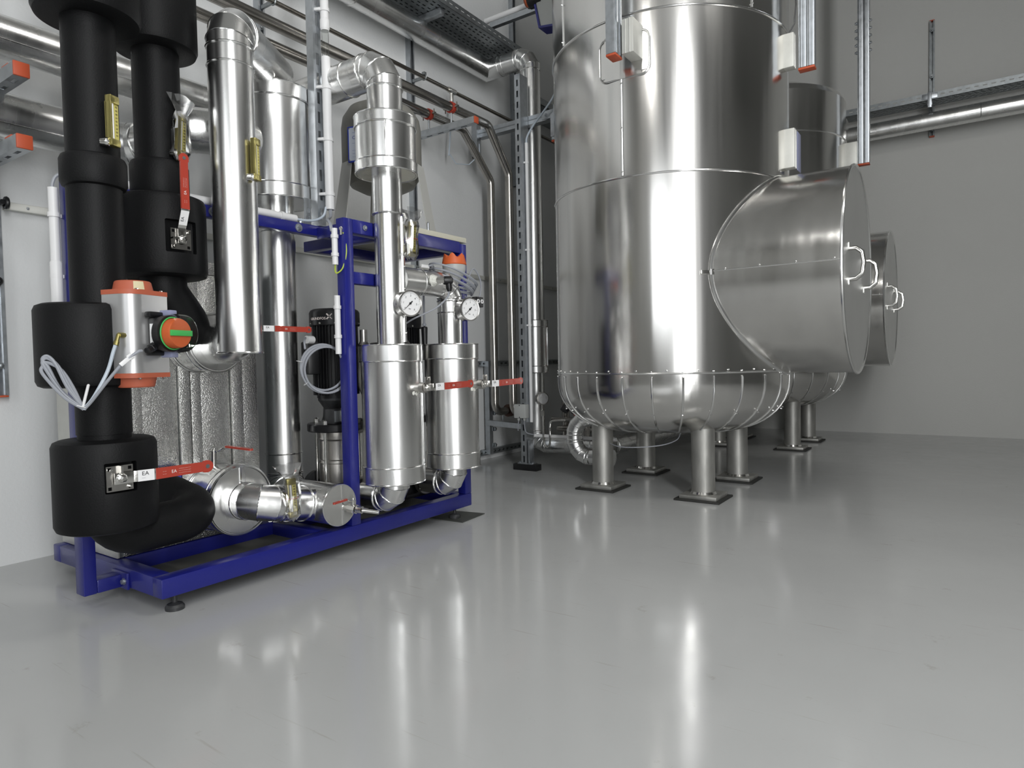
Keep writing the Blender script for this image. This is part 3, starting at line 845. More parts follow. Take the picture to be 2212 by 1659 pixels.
for y in (1.345, 1.405): bolt_mb(b, (X1 + 0.03, y, 0.23), (1, 0, 0), 0.009, 0.012)
b.build('bracket_block', 'cast', hx)
MB().box(X1, X1 + 0.03, 1.19, 1.335, 0.27, 0.425, 0.01).build('port_block', 'bright_blue', hx)

# ================================================================== black foam insulated pipes


def foam_block(t, c, r, z0, z1, name='foam_sleeve'):
    q = min(0.02, r * 0.18)
    return MB().lathe([(0.02, z0), (r - q, z0), (r - q * 0.3, z0 + q * 0.3), (r, z0 + q), (r, z1 - q), (r - q * 0.3, z1 - q * 0.3), (r - q, z1), (0.02, z1)], (c[0], c[1], 0), n=64).build(name, 'rubber', t)


def bool_cut(o, mb):
    c = mb.build('cutter', 'pocket', None, None)
    md = o.modifiers.new('cut', 'BOOLEAN'); md.operation = 'DIFFERENCE'; md.object = c; md.solver = 'EXACT'
    bpy.context.view_layer.update()
    dg = bpy.context.evaluated_depsgraph_get()
    me = bpy.data.meshes.new_from_object(o.evaluated_get(dg))
    o.modifiers.clear(); o.data = me
    me.shade_smooth(); me.set_sharp_from_angle(angle=radians(35))
    bpy.data.objects.remove(c)

A = (-2.2, 0.949)
pa_ = thing('insulated_pipe', 'front black foam insulated pipe with actuator drum and low valve block', 'pipe', (A[0], A[1], 0.5))
MB().cyl((*A, 0.40), (*A, 2.35), 0.0725, n=48).build('pipe_section', 'rubber', pa_)
foam_block(pa_, A, 0.144, 1.85, 2.35)
foam_block(pa_, A, 0.090, 1.347, 1.444)
MB().cyl((*A, 0.60), (*A, 1.36), 0.0755, n=48).build('pipe_section', 'rubber', pa_)
foam_block(pa_, (A[0] - 0.02, A[1] - 0.025), 0.140, 0.745, 0.995)
blk = foam_block(pa_, A, 0.142, 0.308, 0.585)
bool_cut(blk, MB().box(-2.09, -1.99, 0.888, 0.974, 0.432, 0.522, 0.004))
secs = arc_pts([(*A, 0.42), (*A, 0.275), (-2.195, 1.275, 0.286), (-2.50, 1.215, 0.365)], 0.095, 8)
path = []
for k, p in secs: path += p if not path else p[1:]
MB().sweep(path, 0.0725, 48).build('bent_pipe', 'rubber', pa_, sharp=40)

B = (-2.35, 1.228)
pb_ = thing('insulated_pipe', 'rear black foam insulated pipe with upright red lever valve block', 'pipe', (B[0], B[1], 1.0))
MB().cyl((*B, 1.15), (*B, 2.35), 0.0755, n=48).build('pipe_section', 'rubber', pb_)
foam_block(pb_, B, 0.137, 1.90, 2.35)
foam_block(pb_, B, 0.094, 1.39, 1.52)
blk = foam_block(pb_, B, 0.145, 1.115, 1.395)
bool_cut(blk, MB().box(-2.235, -2.18, 1.17, 1.275, 1.19, 1.30, 0.004))
secs = arc_pts([(*B, 1.2), (*B, 1.07), (-2.36, 1.335, 0.93), (-2.50, 1.335, 0.92)], 0.07, 7)
path = []
for k, p in secs: path += p if not path else p[1:]
MB().sweep(path, 0.0755, 48).build('bent_pipe', 'rubber', pb_, sharp=40)

# ================================================================== ball valve levers


def lever_valve(name, label, L, w, knee, big=True, lab=True, plate=0.05, rise=0.0, head=True):
    """built along local x, facing local z, pivot at the origin"""
    t = thing(name, label, 'valve')
    s0 = L * 0.36
    g = MB()   # red sleeve with rounded end and an eye
    poly = [(s0, -w / 2), (L - w * 0.5, -w * 0.46), (L - w * 0.42, -w * 0.56)]
    for k in range(13):
        a = -pi / 2 + pi * k / 12; poly.append((L - w * 0.05 + w * 0.58 * cos(a), w * 0.58 * sin(a)))
    poly += [(L - w * 0.42, w * 0.56), (L - w * 0.5, w * 0.46), (s0, w / 2)]
    ms = Matrix(((1, 0, 0, 0), (rise, 1, 0, -rise * s0), (0, 0, 1, knee), (0, 0, 0, 1)))
    g.prism(poly, 0.007, ms)
    gr = g.build('lever_sleeve', 'red', t)
    ce = ms @ V((L - w * 0.05, 0, 0.0072))
    MB().lathe([(w * 0.20, 0), (w * 0.20, 0.0006)], ce, (0, 0, 1), 16).build('eye_hole', 'galv_dark', gr)
    mt = Matrix.Translation(ms @ V((s0 + (L - s0) * 0.28, 0, 0.0072)))
    text('EA', w * 0.42, mt, 'ink_white', gr)
    for k, sx in ((1, '----------- ------ -- --'), (0, '---- --- --------- -----'), (-1, '--- ------- ---- -------')):
        m2 = Matrix.Translation(ms @ V((s0 + (L - s0) * 0.42, k * w * 0.2 + rise * (L - s0) * 0.4, 0.0072)))
        text(sx, w * 0.15, m2, 'ink_white', gr, 'small_print')
    for k in (0.1, -0.1):
        text('--- ---', w * 0.15, Matrix.Translation(ms @ V((s0 + (L - s0) * 0.12, k * w * 1.2, 0.0072))), 'ink_white', gr, 'small_print')
    st = MB()
    st.box(-w * 0.55, L * 0.14, -w * 0.5, w * 0.5, 0.0, 0.005, 0.001)
    th = math.atan2(knee, L * 0.22)
    m = Matrix.Translation((L * 0.14, 0, 0)) @ Matrix.Rotation(-th, 4, 'Y')
    ln = sqrt(knee ** 2 + (L * 0.22) ** 2)
    st.box(-0.002, ln + 0.003, -w * 0.5, w * 0.5, 0.0, 0.005, 0.001, m)
    st.box(L * 0.35, L * 0.40, -w * 0.46, w * 0.46, knee + 0.0015, knee + 0.0055, 0.001)
    arm = st.build('lever_arm', 'bright_steel', t)
    if lab:
        MB().box(ln * 0.18, ln * 0.95, -w * 0.5, w * 0.5, 0.005, 0.0056, 0, m).build('label_sticker', 'paper', arm)
        text('EA', w * 0.5, m @ Matrix.Translation((ln * 0.36, w * 0.16, 0.0057)), 'ink', arm)
        text('---', w * 0.3, m @ Matrix.Translation((ln * 0.36, -w * 0.2, 0.0057)), 'ink_grey', arm, 'small_print')
    nb = MB().lathe([(w * 0.44, 0.004), (w * 0.44, 0.010), (w * 0.36, 0.012)], n=20)
    nb.lathe([(w * 0.30, 0.012), (w * 0.30, 0.022), (w * 0.18, 0.026)], n=6)
    nb.build('stem_nut', 'bright_steel', t)
    if plate:
        p = plate
        MB().holes(p, p, 0.004, [(0.004, 0.014, 0.004, 0.014), (p - 0.014, p - 0.004, 0.004, 0.014), (0.004, 0.014, p - 0.014, p - 0.004), (p - 0.014, p - 0.004, p - 0.014, p - 0.004)],
                   Matrix.Translation((-p / 2, -p / 2, -0.008))).build('stop_plate', 'stainless_dull', t)
        b = MB()
        for sx in (-1, 1):
            b.lathe([(0.004, -0.008), (0.004, 0.006)], (sx * p * 0.36, sx * -p * 0.36, 0), n=8)
        b.box(-0.003, 0.003, p * 0.2, p * 0.5, -0.004, 0.012)
        b.build('stop_pin', 'bright_steel', t)['kind'] = 'stuff'
        MB().lathe([(0.018, -0.10), (0.018, -0.004)], n=20).build('valve_stem', 'stainless_dull', t)
    return t

v = lever_valve('ball_valve', 'ball valve in the lowest black foam block, red lever pointing along the skid', 0.262, 0.034, 0.012, plate=0.075)
place(v, (0, 1, 0), (1, 0, 0), (-2.062, 0.928, 0.475))
v = lever_valve('ball_valve', 'ball valve in the rear black foam block, red lever standing upright', 0.268, 0.028, 0.026, plate=0.07)
place(v, (0, 0, 1), (1, 0, 0), (-2.203, 1.218, 1.235))
v = lever_valve('ball_valve', 'red lever behind the thick vertical metal pipe, pointing at the pump', 0.255, 0.023, 0.008, lab=True, plate=0)
place(v, (0, 1, 0), (1, 0, 0), (-2.27, 1.52, 0.945))
MB().cyl((-2.30, 1.52, 0.945), (-2.268, 1.52, 0.945), 0.012).build('valve_stem', 'stainless_dull', v)

# ================================================================== thermometers and gauges


def thermometer(name, label, bag=0, band=False):
    """angle thermometer: local z up, face towards local +x ... built facing +y local"""
    t = thing(name, label, 'thermometer')
    W, H, D = 0.034, 0.150, 0.022
    b = MB()
    b.box(-W / 2, W / 2, -D, 0, 0.0, 0.022, 0.003).box(-W / 2, W / 2, -D, 0, H - 0.024, H, 0.003)
    b.box(-W / 2, -W / 2 + 0.006, -D, 0, 0.018, H - 0.02, 0.002).box(-W / 2, W / 2, -0.006, 0, 0.018, H - 0.02)
    body = b.build('case', 'brass', t)
    MB().box(W * 0.06, W / 2, -D * 0.72, -D * 0.62, 0.022, H - 0.024, 0.0005).build('scale_plate', 'scale_yellow', body)
    b = MB()
    for k in range(9): b.box(W * 0.16, W * 0.38, -D * 0.74, -D * 0.72, 0.032 + k * 0.0105, 0.037 + k * 0.0105)
    b.build('scale_figures', 'brass', body)
    MB().cyl((-W * 0.10, -D * 0.62, 0.02), (-W * 0.10, -D * 0.62, H - 0.022), 0.004, n=10).build('glass_tube', 'paper', body)
    MB().lathe([(0.008, 0), (0.013, 0.003), (0.014, 0.008), (0.012, 0.014), (0.010, 0.026)], (-W / 2 + 0.004, -D * 0.55, 0.010), V((-0.55, 1, 0)), 16).build('stem_nut', 'bright_steel', t)
    if bag:
        random.seed(bag)
        vs = []; fs = []; n = 14; lv = [(-0.012, 0.6), (0.01, 1.15), (0.05, 1.1), (0.09, 1.15), (0.13, 1.1), (0.155, 0.95), (0.18, 1.5), (0.205, 2.1)]
        for z, k in lv:
            fl_ = 1.0 if z < 0.15 else 0.5
            for i in range(n):
                a = 2 * pi * i / n; j = 1 + random.uniform(-0.18, 0.18)
                vs.append(V((cos(a) * 0.028 * k * j, -D / 2 + sin(a) * 0.023 * k * j * fl_, z + random.uniform(-0.006, 0.006))))
        for j in range(len(lv) - 1):
            for i in range(n): fs.append((j * n + i, j * n + (i + 1) % n, (j + 1) * n + (i + 1) % n, (j + 1) * n + i))
        b = MB(); b.add(vs, fs); b.build('plastic_bag', 'bag', t, sharp=12)
        if band:
            MB().ring((0, -D / 2, 0.075), (0, 0, 1), 0.024, 0.0018, 24, 6).build('rubber_band', 'red', t)
    return t


def face(o, n, loc, roll=0.0, z=(0, 0, 1)):
    """local -y faces world direction n, local z up"""
    n = V(n).normalized(); Z = V(z).normalized(); X = (-n).cross(Z).normalized()
    m = Matrix(((X.x, -n.x, Z.x, loc[0]), (X.y, -n.y, Z.y, loc[1]), (X.z, -n.z, Z.z, loc[2]), (0, 0, 0, 1)))
    o.matrix_basis = m @ Matrix.Rotation(roll, 4, 'Y')

t = thermometer('thermometer', 'brass angle thermometer on the front black foam pipe, unwrapped'); face(t, (0.93, 0.37, 0), (-2.115, 0.962, 1.462))
t = thermometer('thermometer', 'brass thermometer in a clear bag on the rear black foam pipe', bag=3); face(t, (0.93, 0.37, 0), (-2.262, 1.248, 1.527), 0.08)
t = thermometer('thermometer', 'brass thermometer on the thick bright vertical pipe beside the foam pipes'); face(t, (0.90, 0.43, 0), (-2.115, 1.442, 1.462))
t = thermometer('thermometer', 'bagged brass thermometer with red band beside the front barrel column', bag=5, band=True); face(t, (0.95, -0.3, 0), (-1.985, 2.105, 1.255), 0.05)
t = thermometer('thermometer', 'bagged brass thermometer with red band on the low horizontal pipe', bag=8, band=True); face(t, (0.95, -0.3, 0), (-2.135, 1.575, 0.218), -0.04)


def gauge(name, label, rot):
    t = thing(name, label, 'gauge')
    R = 0.054
    c = MB().lathe([(0.006, -0.045), (R - 0.004, -0.045), (R, -0.041), (R, -0.004), (R + 0.002, 0.0), (R + 0.002, 0.006), (R - 0.004, 0.008), (R - 0.005, 0.003)], ax=(0, -1, 0), n=48, caps=False).build('case', 'stainless', t)
    dl = MB().lathe([(0, 0.003), (R - 0.004, 0.003)], ax=(0, -1, 0), n=48, caps=False).build('dial', 'paper', t)
    mt0 = Matrix(((1, 0, 0, 0), (0, 0, -1, -0.0034), (0, 1, 0, 0), (0, 0, 0, 1)))
    b = MB()
    for k in range(31):
        a = radians(225 - 270 * k / 30); r0 = R * (0.74 if k % 5 == 0 else 0.80)
        m = mt0 @ Matrix.Rotation(a, 4, 'Z')
        b.box(r0, R * 0.86, -0.0005, 0.0005, 0, 0.0004, 0, m)
    b.build('tick_marks', 'ink', dl)
    for k, sx in enumerate(('0', '1', '2', '3', '4', '5', '6')):
        a = radians(225 - 45 * k)
        text(sx, 0.012, mt0 @ Matrix.Translation((cos(a) * R * 0.60, sin(a) * R * 0.60, 0)), 'ink', dl, 'figure', 0.0002, 'CENTER')
    text('bar', 0.009, mt0 @ Matrix.Translation((0, -R * 0.42, 0)), 'ink', dl, 'figure', 0.0002, 'CENTER')
    m = mt0 @ Matrix.Rotation(radians(rot), 4, 'Z') @ Matrix.Translation((0, 0, 0.0015))
    b = MB().prism([(-0.014, -0.0028), (0.0, -0.0018), (R * 0.78, -0.0003), (R * 0.78, 0.0003), (0.0, 0.0018), (-0.014, 0.0028)], 0.0008, m)
    b.lathe([(0.005, -0.001), (0.005, 0.0022)], m @ V((0, 0, 0)), (0, -1, 0), 12)
    b.build('pointer', 'ink', dl)
    MB().lathe([(0.010, 0.044), (0.010, 0.14)], ax=(0, 1, 0), n=16).build('gauge_stem', 'stainless_dull', t)
    return t

g1 = gauge('pressure_gauge', 'round pressure gauge on the nearer barrel column', 228); face(g1, (0.97, -0.24, 0), (-1.945, 2.052, 1.050), 0.1)
g2 = gauge('pressure_gauge', 'round pressure gauge on the farther barrel column', 228); face(g2, (0.97, -0.24, 0), (-1.940, 2.450, 1.046), 0.1)

# ================================================================== pneumatic valve actuator
ac = thing('valve_actuator', 'grey valve actuator with orange end caps and round orange indicator', 'actuator')
W, D = 0.145, 0.125
rb = []
k0 = (-W / 2 + 0.045, -D + 0.045)
for i in range(7):
    a = pi + pi / 2 * i / 6; rb.append((k0[0] + 0.045 * cos(a), k0[1] + 0.045 * sin(a)))
prof = rb + [(W / 2 - 0.006, -D), (W / 2, -D + 0.006), (W / 2, -0.02), (W / 2 - 0.02, 0), (-W / 2 + 0.02, 0), (-W / 2, -0.02)]
MB().prism(prof, 0.235, Matrix.Translation((0, 0, -0.1175))).build('body', 'alu_cast', ac)
for s_ in (-1, 1):
    z = 0.1175 if s_ > 0 else -0.1175 - 0.014
    c_ = MB().prism([(x * 1.015, y * 1.015 + 0.001) for x, y in prof], 0.014, Matrix.Translation((0, 0, z))).build('end_cap', 'rust_orange', ac)
    MB().lathe([(0.056, 0.1315), (0.050, 0.158), (0.047, 0.161), (0.0, 0.161)] if s_ > 0 else [(0.056, -0.1315), (0.050, -0.158), (0.047, -0.161), (0.0, -0.161)], (0.0, -D / 2, 0), n=40, caps=False).build('round_cap', 'rust_orange', c_)
    b = MB()
    for x, y in ((-0.035, -D + 0.012), (0.055, -D + 0.012)): b.lathe([(0.005, 0), (0.005, 0.004), (0.003, 0.005)], (x, y, s_ * 0.1315), (0, 0, s_), 10)
    b.build('cap_screw', 'bright_steel', c_)
b2 = MB().lathe([(0.0562, 0.1335), (0.0507, 0.158)], (0, -D / 2, 0), (0, 0, 1), 8, False, -2.3, -1.75)
b2.build('tape_scrap', 'beige', ac)
# indicator unit on the front face
ind = (0.022, -D)
b = MB().box(-0.012, 0.060, -D - 0.045, -D, -0.050, 0.050, 0.006)
b.box(-0.030, 0.054, -D - 0.030, -D - 0.006, 0.050, 0.066, 0.005).box(-0.030, 0.054, -D - 0.030, -D - 0.006, -0.066, -0.050, 0.005)
sw = b.build('switch_box', 'black', ac)
for s_ in (-1, 1): MB().box(0.018, 0.045, -D - 0.058, -D - 0.016, s_ * 0.062 - 0.010, s_ * 0.062 + 0.010, 0.003).build('clip', 'lilac', sw)
MB().box(-0.0135, -0.0118, -D - 0.04, -D - 0.01, -0.03, 0.03).build('type_label', 'paper', sw)
IX = 0.012
MB().lathe([(0.055, 0), (0.055, 0.022), (0.047, 0.024)], (IX, -D - 0.045, 0), (0, -1, 0), 40).build('indicator_base', 'black', ac)
MB().lathe([(0.045, 0), (0.045, 0.026), (0.042, 0.033), (0, 0.034)], (IX, -D - 0.067, 0), (0, -1, 0), 40, caps=False).build('indicator_drum', 'orange', ac)
MB().box(IX - 0.041, IX + 0.041, -D - 0.106, -D - 0.098, -0.0085, 0.0085, 0.001).build('indicator_bar', 'green', ac)
MB().ring((IX, -D - 0.072, 0), (0, 1, 0), 0.048, 0.0022, 40, 6).build('indicator_ring', 'green', ac)
MB().lathe([(0.058, 0.0), (0.058, 0.042), (0.056, 0.049), (0.050, 0.053), (0, 0.054)], (IX, -D - 0.064, 0), (0, -1, 0), 40, caps=False).build('clear_cover', 'dome', ac)
gl = MB().lathe([(0.013, 0), (0.013, 0.016), (0.011, 0.018)], (-0.026, -D - 0.035, -0.038), (-1, -0.2, -0.5), 8)
gl.lathe([(0.011, 0.018), (0.010, 0.034), (0.006, 0.036)], (-0.026, -D - 0.035, -0.038), (-1, -0.2, -0.5), 16)
gl.build('cable_gland', 'black', ac)
fb = MB().lathe([(0.008, 0), (0.008, 0.02)], (-W / 2 + 0.006, -D + 0.03, -0.005), (-1, 0, 0), 8).lathe([(0.006, 0), (0.006, 0.022), (0.008, 0.022), (0.008, 0.034)], (-W / 2 - 0.014, -D + 0.03, -0.003), (-0.35, 0, -1), 10)
fb.build('elbow_fitting', 'brass', ac)
MB().lathe([(0.025, 0), (0.025, 0.06)], (0, 0, 0), (0, 1, 0), 24).build('mounting_neck', 'stainless_dull', ac)
face(ac, (0.93, 0.30, 0), (-2.157, 0.982, 0.902))

# ================================================================== bright metal jacketed pipes
# thick vertical pipe next to the foam pipes, over the top and down into the drum behind
tc_ = thing('jacketed_pipe', 'thick bright vertical pipe nearest the foam pipes, bending over at the top', 'pipe', (-2.2, 1.42, 0.84))
pipe_run(tc_, [(-2.2, 1.42, 0.845), (-2.2, 1.42, 2.02), (-2.60, 1.905, 2.125)], 0.078, 0.095, gores=3,
         joints=[((-2.2, 1.42, 0.848), (0, 0, 1)), ((-2.2, 1.42, 1.875), (0, 0, 1))])
MB().cyl((-2.58, 1.875, 2.02), (-2.58, 1.875, 2.115), 0.070, n=32).build('pipe_section', 'jacket', tc_)
pipe_run(tc_, [(-2.2, 1.42, 0.99), (-2.2, 1.42, 0.885), (-2.36, 1.42, 0.885)], 0.076, 0.085, gores=5, beads=False)
barrel(tc_, (-2.50, 1.415, 0.89), (-2.335, 1.415, 0.89), 0.108)
td_ = thing('jacketed_pipe', 'bright vertical pipe with tall square-topped drum behind the blue top rail', 'pipe', (-2.58, 1.87, 0.2))
MB().cyl((-2.58, 1.87, 0.42), (-2.58, 1.87, 1.40), 0.078, n=44).build('pipe_section', 'jacket', td_)
MB().cyl((-2.58, 1.87, 1.395), (-2.58, 1.87, 1.60), 0.0765, n=44).build('pipe_section', 'jacket', td_)
barrel(td_, (-2.58, 1.875, 1.53), (-2.58, 1.875, 2.025), 0.163, seam=(0.9, 0.5, 0))
pipe_run(td_, [(-2.58, 1.87, 0.42), (-2.58, 1.87, 0.227), (-2.40, 1.79, 0.227)], 0.078, 0.085)
MB().lathe([(0.0, 0), (0.083, 0.0), (0.083, 0.345), (0.081, 0.349), (0.0, 0.35)], (-2.45, 1.778, 0.227), (1, 0, 0), 44).build('tee_drum', 'jacket', td_)
b = MB()
b.ring((-2.101, 1.778, 0.227), (1, 0, 0), 0.083, 0.0035, 44, 6).ring((-2.58, 1.87, 1.397), (0, 0, 1), 0.079, 0.004, 44, 6).ring((-2.58, 1.87, 0.40), (0, 0, 1), 0.079, 0.004, 44, 6)
b.box(-2.1, -2.0955, 1.786, 1.794, 0.148, 0.306)
b.build('seam_bead', 'bead', td_)['kind'] = 'stuff'
MB().lathe([(0.081, 0), (0.081, 0.002), (0, 0.0025)], (-2.1, 1.778, 0.227), (1, 0, 0), 44).build('drum_cover', 'drum_plate', td_)
# drain tap on the drum cover
t = lever_valve('drain_tap', 'small steel drain tap with thin red lever on the low drum face', 0.12, 0.010, 0.012, lab=False, plate=0)
place(t, (0.2, -1, -0.10), (0, 0.1, 1), (-2.045, 1.80, 0.245))
b = MB().cyl((-2.10, 1.80, 0.215), (-2.07, 1.80, 0.215), 0.014, n=16).cyl((-2.07, 1.80, 0.215), (-2.03, 1.803, 0.213), 0.019, n=8).cyl((-2.03, 1.803, 0.213), (-2.005, 1.81, 0.211), 0.015, n=16)
b.cyl((-2.045, 1.80, 0.215), (-2.045, 1.80, 0.248), 0.010, n=12)
b.sweep([V((-2.005, 1.81, 0.211)), V((-1.985, 1.825, 0.207)), V((-1.95, 1.85, 0.20))], [0.009, 0.009, 0.0075], 12)
MBo = b.build('tap_body', 'bright_steel', None); MBo.parent = t; MBo.matrix_parent_inverse = t.matrix_basis.inverted()
# low horizontal pipe from the exchanger drum to the tee
tl_ = thing('jacketed_pipe', 'low bright pipe with rings running from the valve drum to the tee drum', 'pipe', (-2.3, 1.5, 0.28))
barrel(tl_, (-2.50, 1.468, 0.285), (-2.30, 1.468, 0.285), 0.130, seam=(0, -1, 0.2))
pipe_run(tl_, [(-2.30, 1.468, 0.285), (-2.185, 1.468, 0.285), (-2.215, 1.72, 0.232)], 0.068, 0.075, gores=3)
dv = (V((-2.215, 1.72, 0.232)) - V((-2.185, 1.468, 0.285))).normalized()
b = MB()
for k in (0.10, 0.14, 0.215): b.ring(V((-2.185, 1.468, 0.285)) + dv * k, dv, 0.069, 0.0035, 40, 6)
b.ring((-2.298, 1.468, 0.285), (1, 0, 0), 0.129, 0.0035, 48, 6)
b.box(-2.299, -2.2965, 1.464, 1.472, 0.35, 0.412)
b.build('seam_bead', 'bead', tl_)['kind'] = 'stuff'
v = lever_valve('ball_valve', 'ball valve on top of the low drum, thin red lever pointing right', 0.19, 0.018, 0.022, lab=False, plate=0)
place(v, (1, 0.2, -0.06), (0.06, 0, 1), (-2.43, 1.44, 0.468))
o = MB().lathe([(0.011, -0.062), (0.011, 0.0), (0.016, 0.0), (0.016, 0.004)], n=16).build('valve_stem', 'stainless_dull', None); o.parent = v
o = MB().lathe([(0.020, -0.066), (0.020, -0.056), (0.012, -0.054)], n=16).build('stem_collar', 'bead', None); o.parent = v

# the two barrel columns on the pump outlets
F = (-2.06, 2.05); G = (-2.06, 2.45)
tf = thing('jacketed_pipe', 'nearer barrel column rising past the frame into the upper segmented elbow', 'pipe', (F[0], F[1], 0.2))
barrel(tf, (*F, 0.286), (*F, 0.878), 0.131, seam=(0.6, 0.8, 0))
MB().cyl((*F, 0.87), (*F, 1.44), 0.0585, n=40).build('pipe_section', 'jacket', tf)
MB().cyl((*F, 1.435), (*F, 1.62), 0.0635, n=40).build('pipe_section', 'jacket', tf)
barrel(tf, (*F, 1.605), (*F, 1.842), 0.128, band=0.14, seam=(0.7, -0.7, 0))
pipe_run(tf, [(*F, 1.83), (*F, 2.065), (-3.02, F[1], 2.065)], 0.0745, 0.10, gores=3, joints=[((-2.27, F[1], 2.065), (1, 0, 0))])
pipe_run(tf, [(*F, 0.30), (*F, 0.215), (-2.235, F[1], 0.215)], 0.064, 0.075, gores=3)
b = MB().sweep([V((F[0] + 0.052, F[1] + 0.036, 0.89)), V((F[0] + 0.052, F[1] + 0.036, 1.43))], 0.006, 8)
for k in range(6): b.lathe([(0.005, 0), (0.003, 0.006)], (F[0] + 0.055, F[1] + 0.036, 0.93 + 0.095 * k), (1, 0.5, 0), 8)
b.ring((*F, 1.437), (0, 0, 1), 0.064, 0.0035, 40, 6)
b.build('lap_seam', 'bead', tf)
tg = thing('jacketed_pipe', 'farther barrel column joined to the nearer one by a level pipe', 'pipe', (G[0], G[1], 0.2))
barrel(tg, (*G, 0.296), (*G, 0.885), 0.129, seam=(0.6, 0.8, 0))
pipe_run(tg, [(*G, 0.87), (*G, 1.165), (F[0], F[1] + 0.055, 1.165)], 0.059, 0.075, gores=3, joints=[((*G, 1.035), (0, 0, 1)), ((F[0], 2.23, 1.165), (0, 1, 0))])
pipe_run(tg, [(*G, 0.31), (*G, 0.215), (-2.235, G[1], 0.215)], 0.064, 0.075, gores=3)
for q, nm, lb in ((F, 'ball_valve', 'ball valve on the nearer barrel, red lever in front of the farther barrel'), (G, 'ball_valve', 'ball valve on the farther barrel, red lever in front of the slotted post')):
    v = lever_valve(nm, lb, 0.285 if q is F else 0.29, 0.030, 0.006, plate=0)
    loc = V((-1.868, q[1] + 0.010, 0.694 if q is F else 0.692))
    place(v, (0, 1, 0.02), (1, 0, 0), loc)
    b = MB().lathe([(0.016, -0.085), (0.016, -0.03), (0.022, -0.03), (0.022, -0.006)], n=20)
    o = b.build('valve_nipple', 'stainless_dull', None); o.parent = v
    b = MB().box(-0.004, 0.026, 0.012, 0.045, -0.004, 0.0, 0.001).box(-0.012, 0.04, -0.014, 0.014, -0.006, 0.0, 0.001)
    b.lathe([(0.006, 0), (0.006, 0.002)], (0.012, 0.034, 0), (0, 0, 1), 12)
    o = b.build('stop_tab', 'stainless_dull', None); o.parent = v
    b = MB(); random.seed(4)
    for k in range(9):
        a = 2 * pi * k / 9
        b.lathe([(0.003, 0), (0.010, 0.006), (0.009, 0.016), (0.002, 0.022)], (cos(a) * 0.016, sin(a) * 0.018, -0.085 + random.uniform(0, 0.012)), (cos(a) * 0.6, sin(a) * 0.6, 0.5), 8)
    b.lathe([(0.028, -0.092), (0.026, -0.074), (0.017, -0.066)], n=14)
    o = b.build('glass_wool', 'foam', None); o.parent = v

# big wall pipes on the left
t = thing('wall_pipe', 'upper of two thick insulated pipes along the left wall', 'pipe', (-3.02, 0.5, 2.065))
MB().cyl((-3.02, -1.0, 2.065), (-3.02, 2.14, 2.065), 0.079, n=44).build('pipe_section', 'jacket', t)
MB().ring((-3.02, 1.30, 2.065), (0, 1, 0), 0.080, 0.0035, 44, 6).sweep([V((-2.947, -1, 2.03)), V((-2.947, 1.9, 2.03))], 0.003, 6).build('seam_bead', 'bead', t)['kind'] = 'stuff'
t = thing('wall_pipe', 'lower of two thick insulated pipes along the left wall, turning towards the drum', 'pipe', (-3.02, 0.5, 1.765))
pipe_run(t, [(-3.02, -1.0, 1.765), (-3.02, 1.475, 1.765), (-2.57, 1.475, 1.765), (-2.57, 1.74, 1.765)], 0.088, 0.12, gores=3, joints=[((-3.02, 1.20, 1.765), (0, 1, 0)), ((-3.02, 1.235, 1.765), (0, 1, 0)), ((-2.80, 1.475, 1.765), (1, 0, 0))])
MB().sweep([V((-2.944, -1, 1.72)), V((-2.944, 1.33, 1.72))], 0.003, 6).build('lap_seam', 'bead', t)
# upper right pipe round the corner and down beside the slotted post
t = thing('jacketed_pipe', 'insulated pipe along the top of the left wall, dropping beside the slotted post', 'pipe', (-2.7, 4.2, 0.2))
secs = [(-3.1, 1.6, 3.06), (-3.1, 4.2, 3.06)]
MB().sweep([V((-3.1, 1.6, 3.06)), V((-3.1, 4.2, 3.06)), V((-2.92, 4.2, 3.06))], 0.075, 40, caps=True).build('pipe_section', 'jacket', t, 30)
pipe_run(t, [(-2.92, 4.2, 3.06), (-2.70, 4.2, 3.06), (-2.70, 4.2, 1.09)], 0.073, 0.11, gores=3, joints=[((-2.96, 4.2, 3.06), (1, 0, 0))])
barrel(t, (-2.70, 4.2, 0.705), (-2.70, 4.2, 1.10), 0.096, seam=(0.9, 0.2, 0))
pipe_run(t, [(-2.70, 4.2, 0.72), (-2.70, 4.2, 0.17), (-2.12, 4.2, 0.17), (-2.12, 6.9, 0.17)], 0.064, 0.10, gores=4)
MB().ring((-3.1, 2.83, 3.06), (0, 1, 0), 0.076, 0.004, 40, 6).build('seam_bead', 'bead', t)['kind'] = 'stuff'
# two bare steel pipes and the thin one above them
for X, y1, y2, z1, z2, r, lb in ((-2.85, 3.86, 4.11, 2.495, 2.20, 0.030, 'bare steel pipe along the left wall, the outer of two that bend down the wall'),
                                 (-3.05, 3.82, 4.15, 2.495, 2.19, 0.030, 'bare steel pipe along the left wall, the inner of two that bend down the wall')):
    t = thing('steel_pipe', lb, 'pipe', (X, y2, 0.42))
    secs = arc_pts([(X, -1.0, z1), (X, y1, z1), (X, y2, z2), (X, y2, 0.40), (X - (0.0 if X > -3 else 0.0), y2 + 0.25, 0.40)], 0.075, 6)
    for kind, p in secs: MB().sweep(p, r, 24).build('bare_pipe' if kind == 'straight' else 'bend', 'pipe_steel', t, 40)
    if X < -3:
        b = MB().lathe([(0.05, 0), (0.05, 0.016)], (X, y2 + 0.17, 0.40), (0, 1, 0), 24).lathe([(0.05, 0.022), (0.05, 0.038)], (X, y2 + 0.17, 0.40), (0, 1, 0), 24)
        b.build('flange', 'brown', t)
        MB().cyl((X + 0.03, y2 + 0.06, 0.33), (X + 0.03, y2 + 0.06, 0.37), 0.006, n=8).build('hanger_rod', 'galv', t)
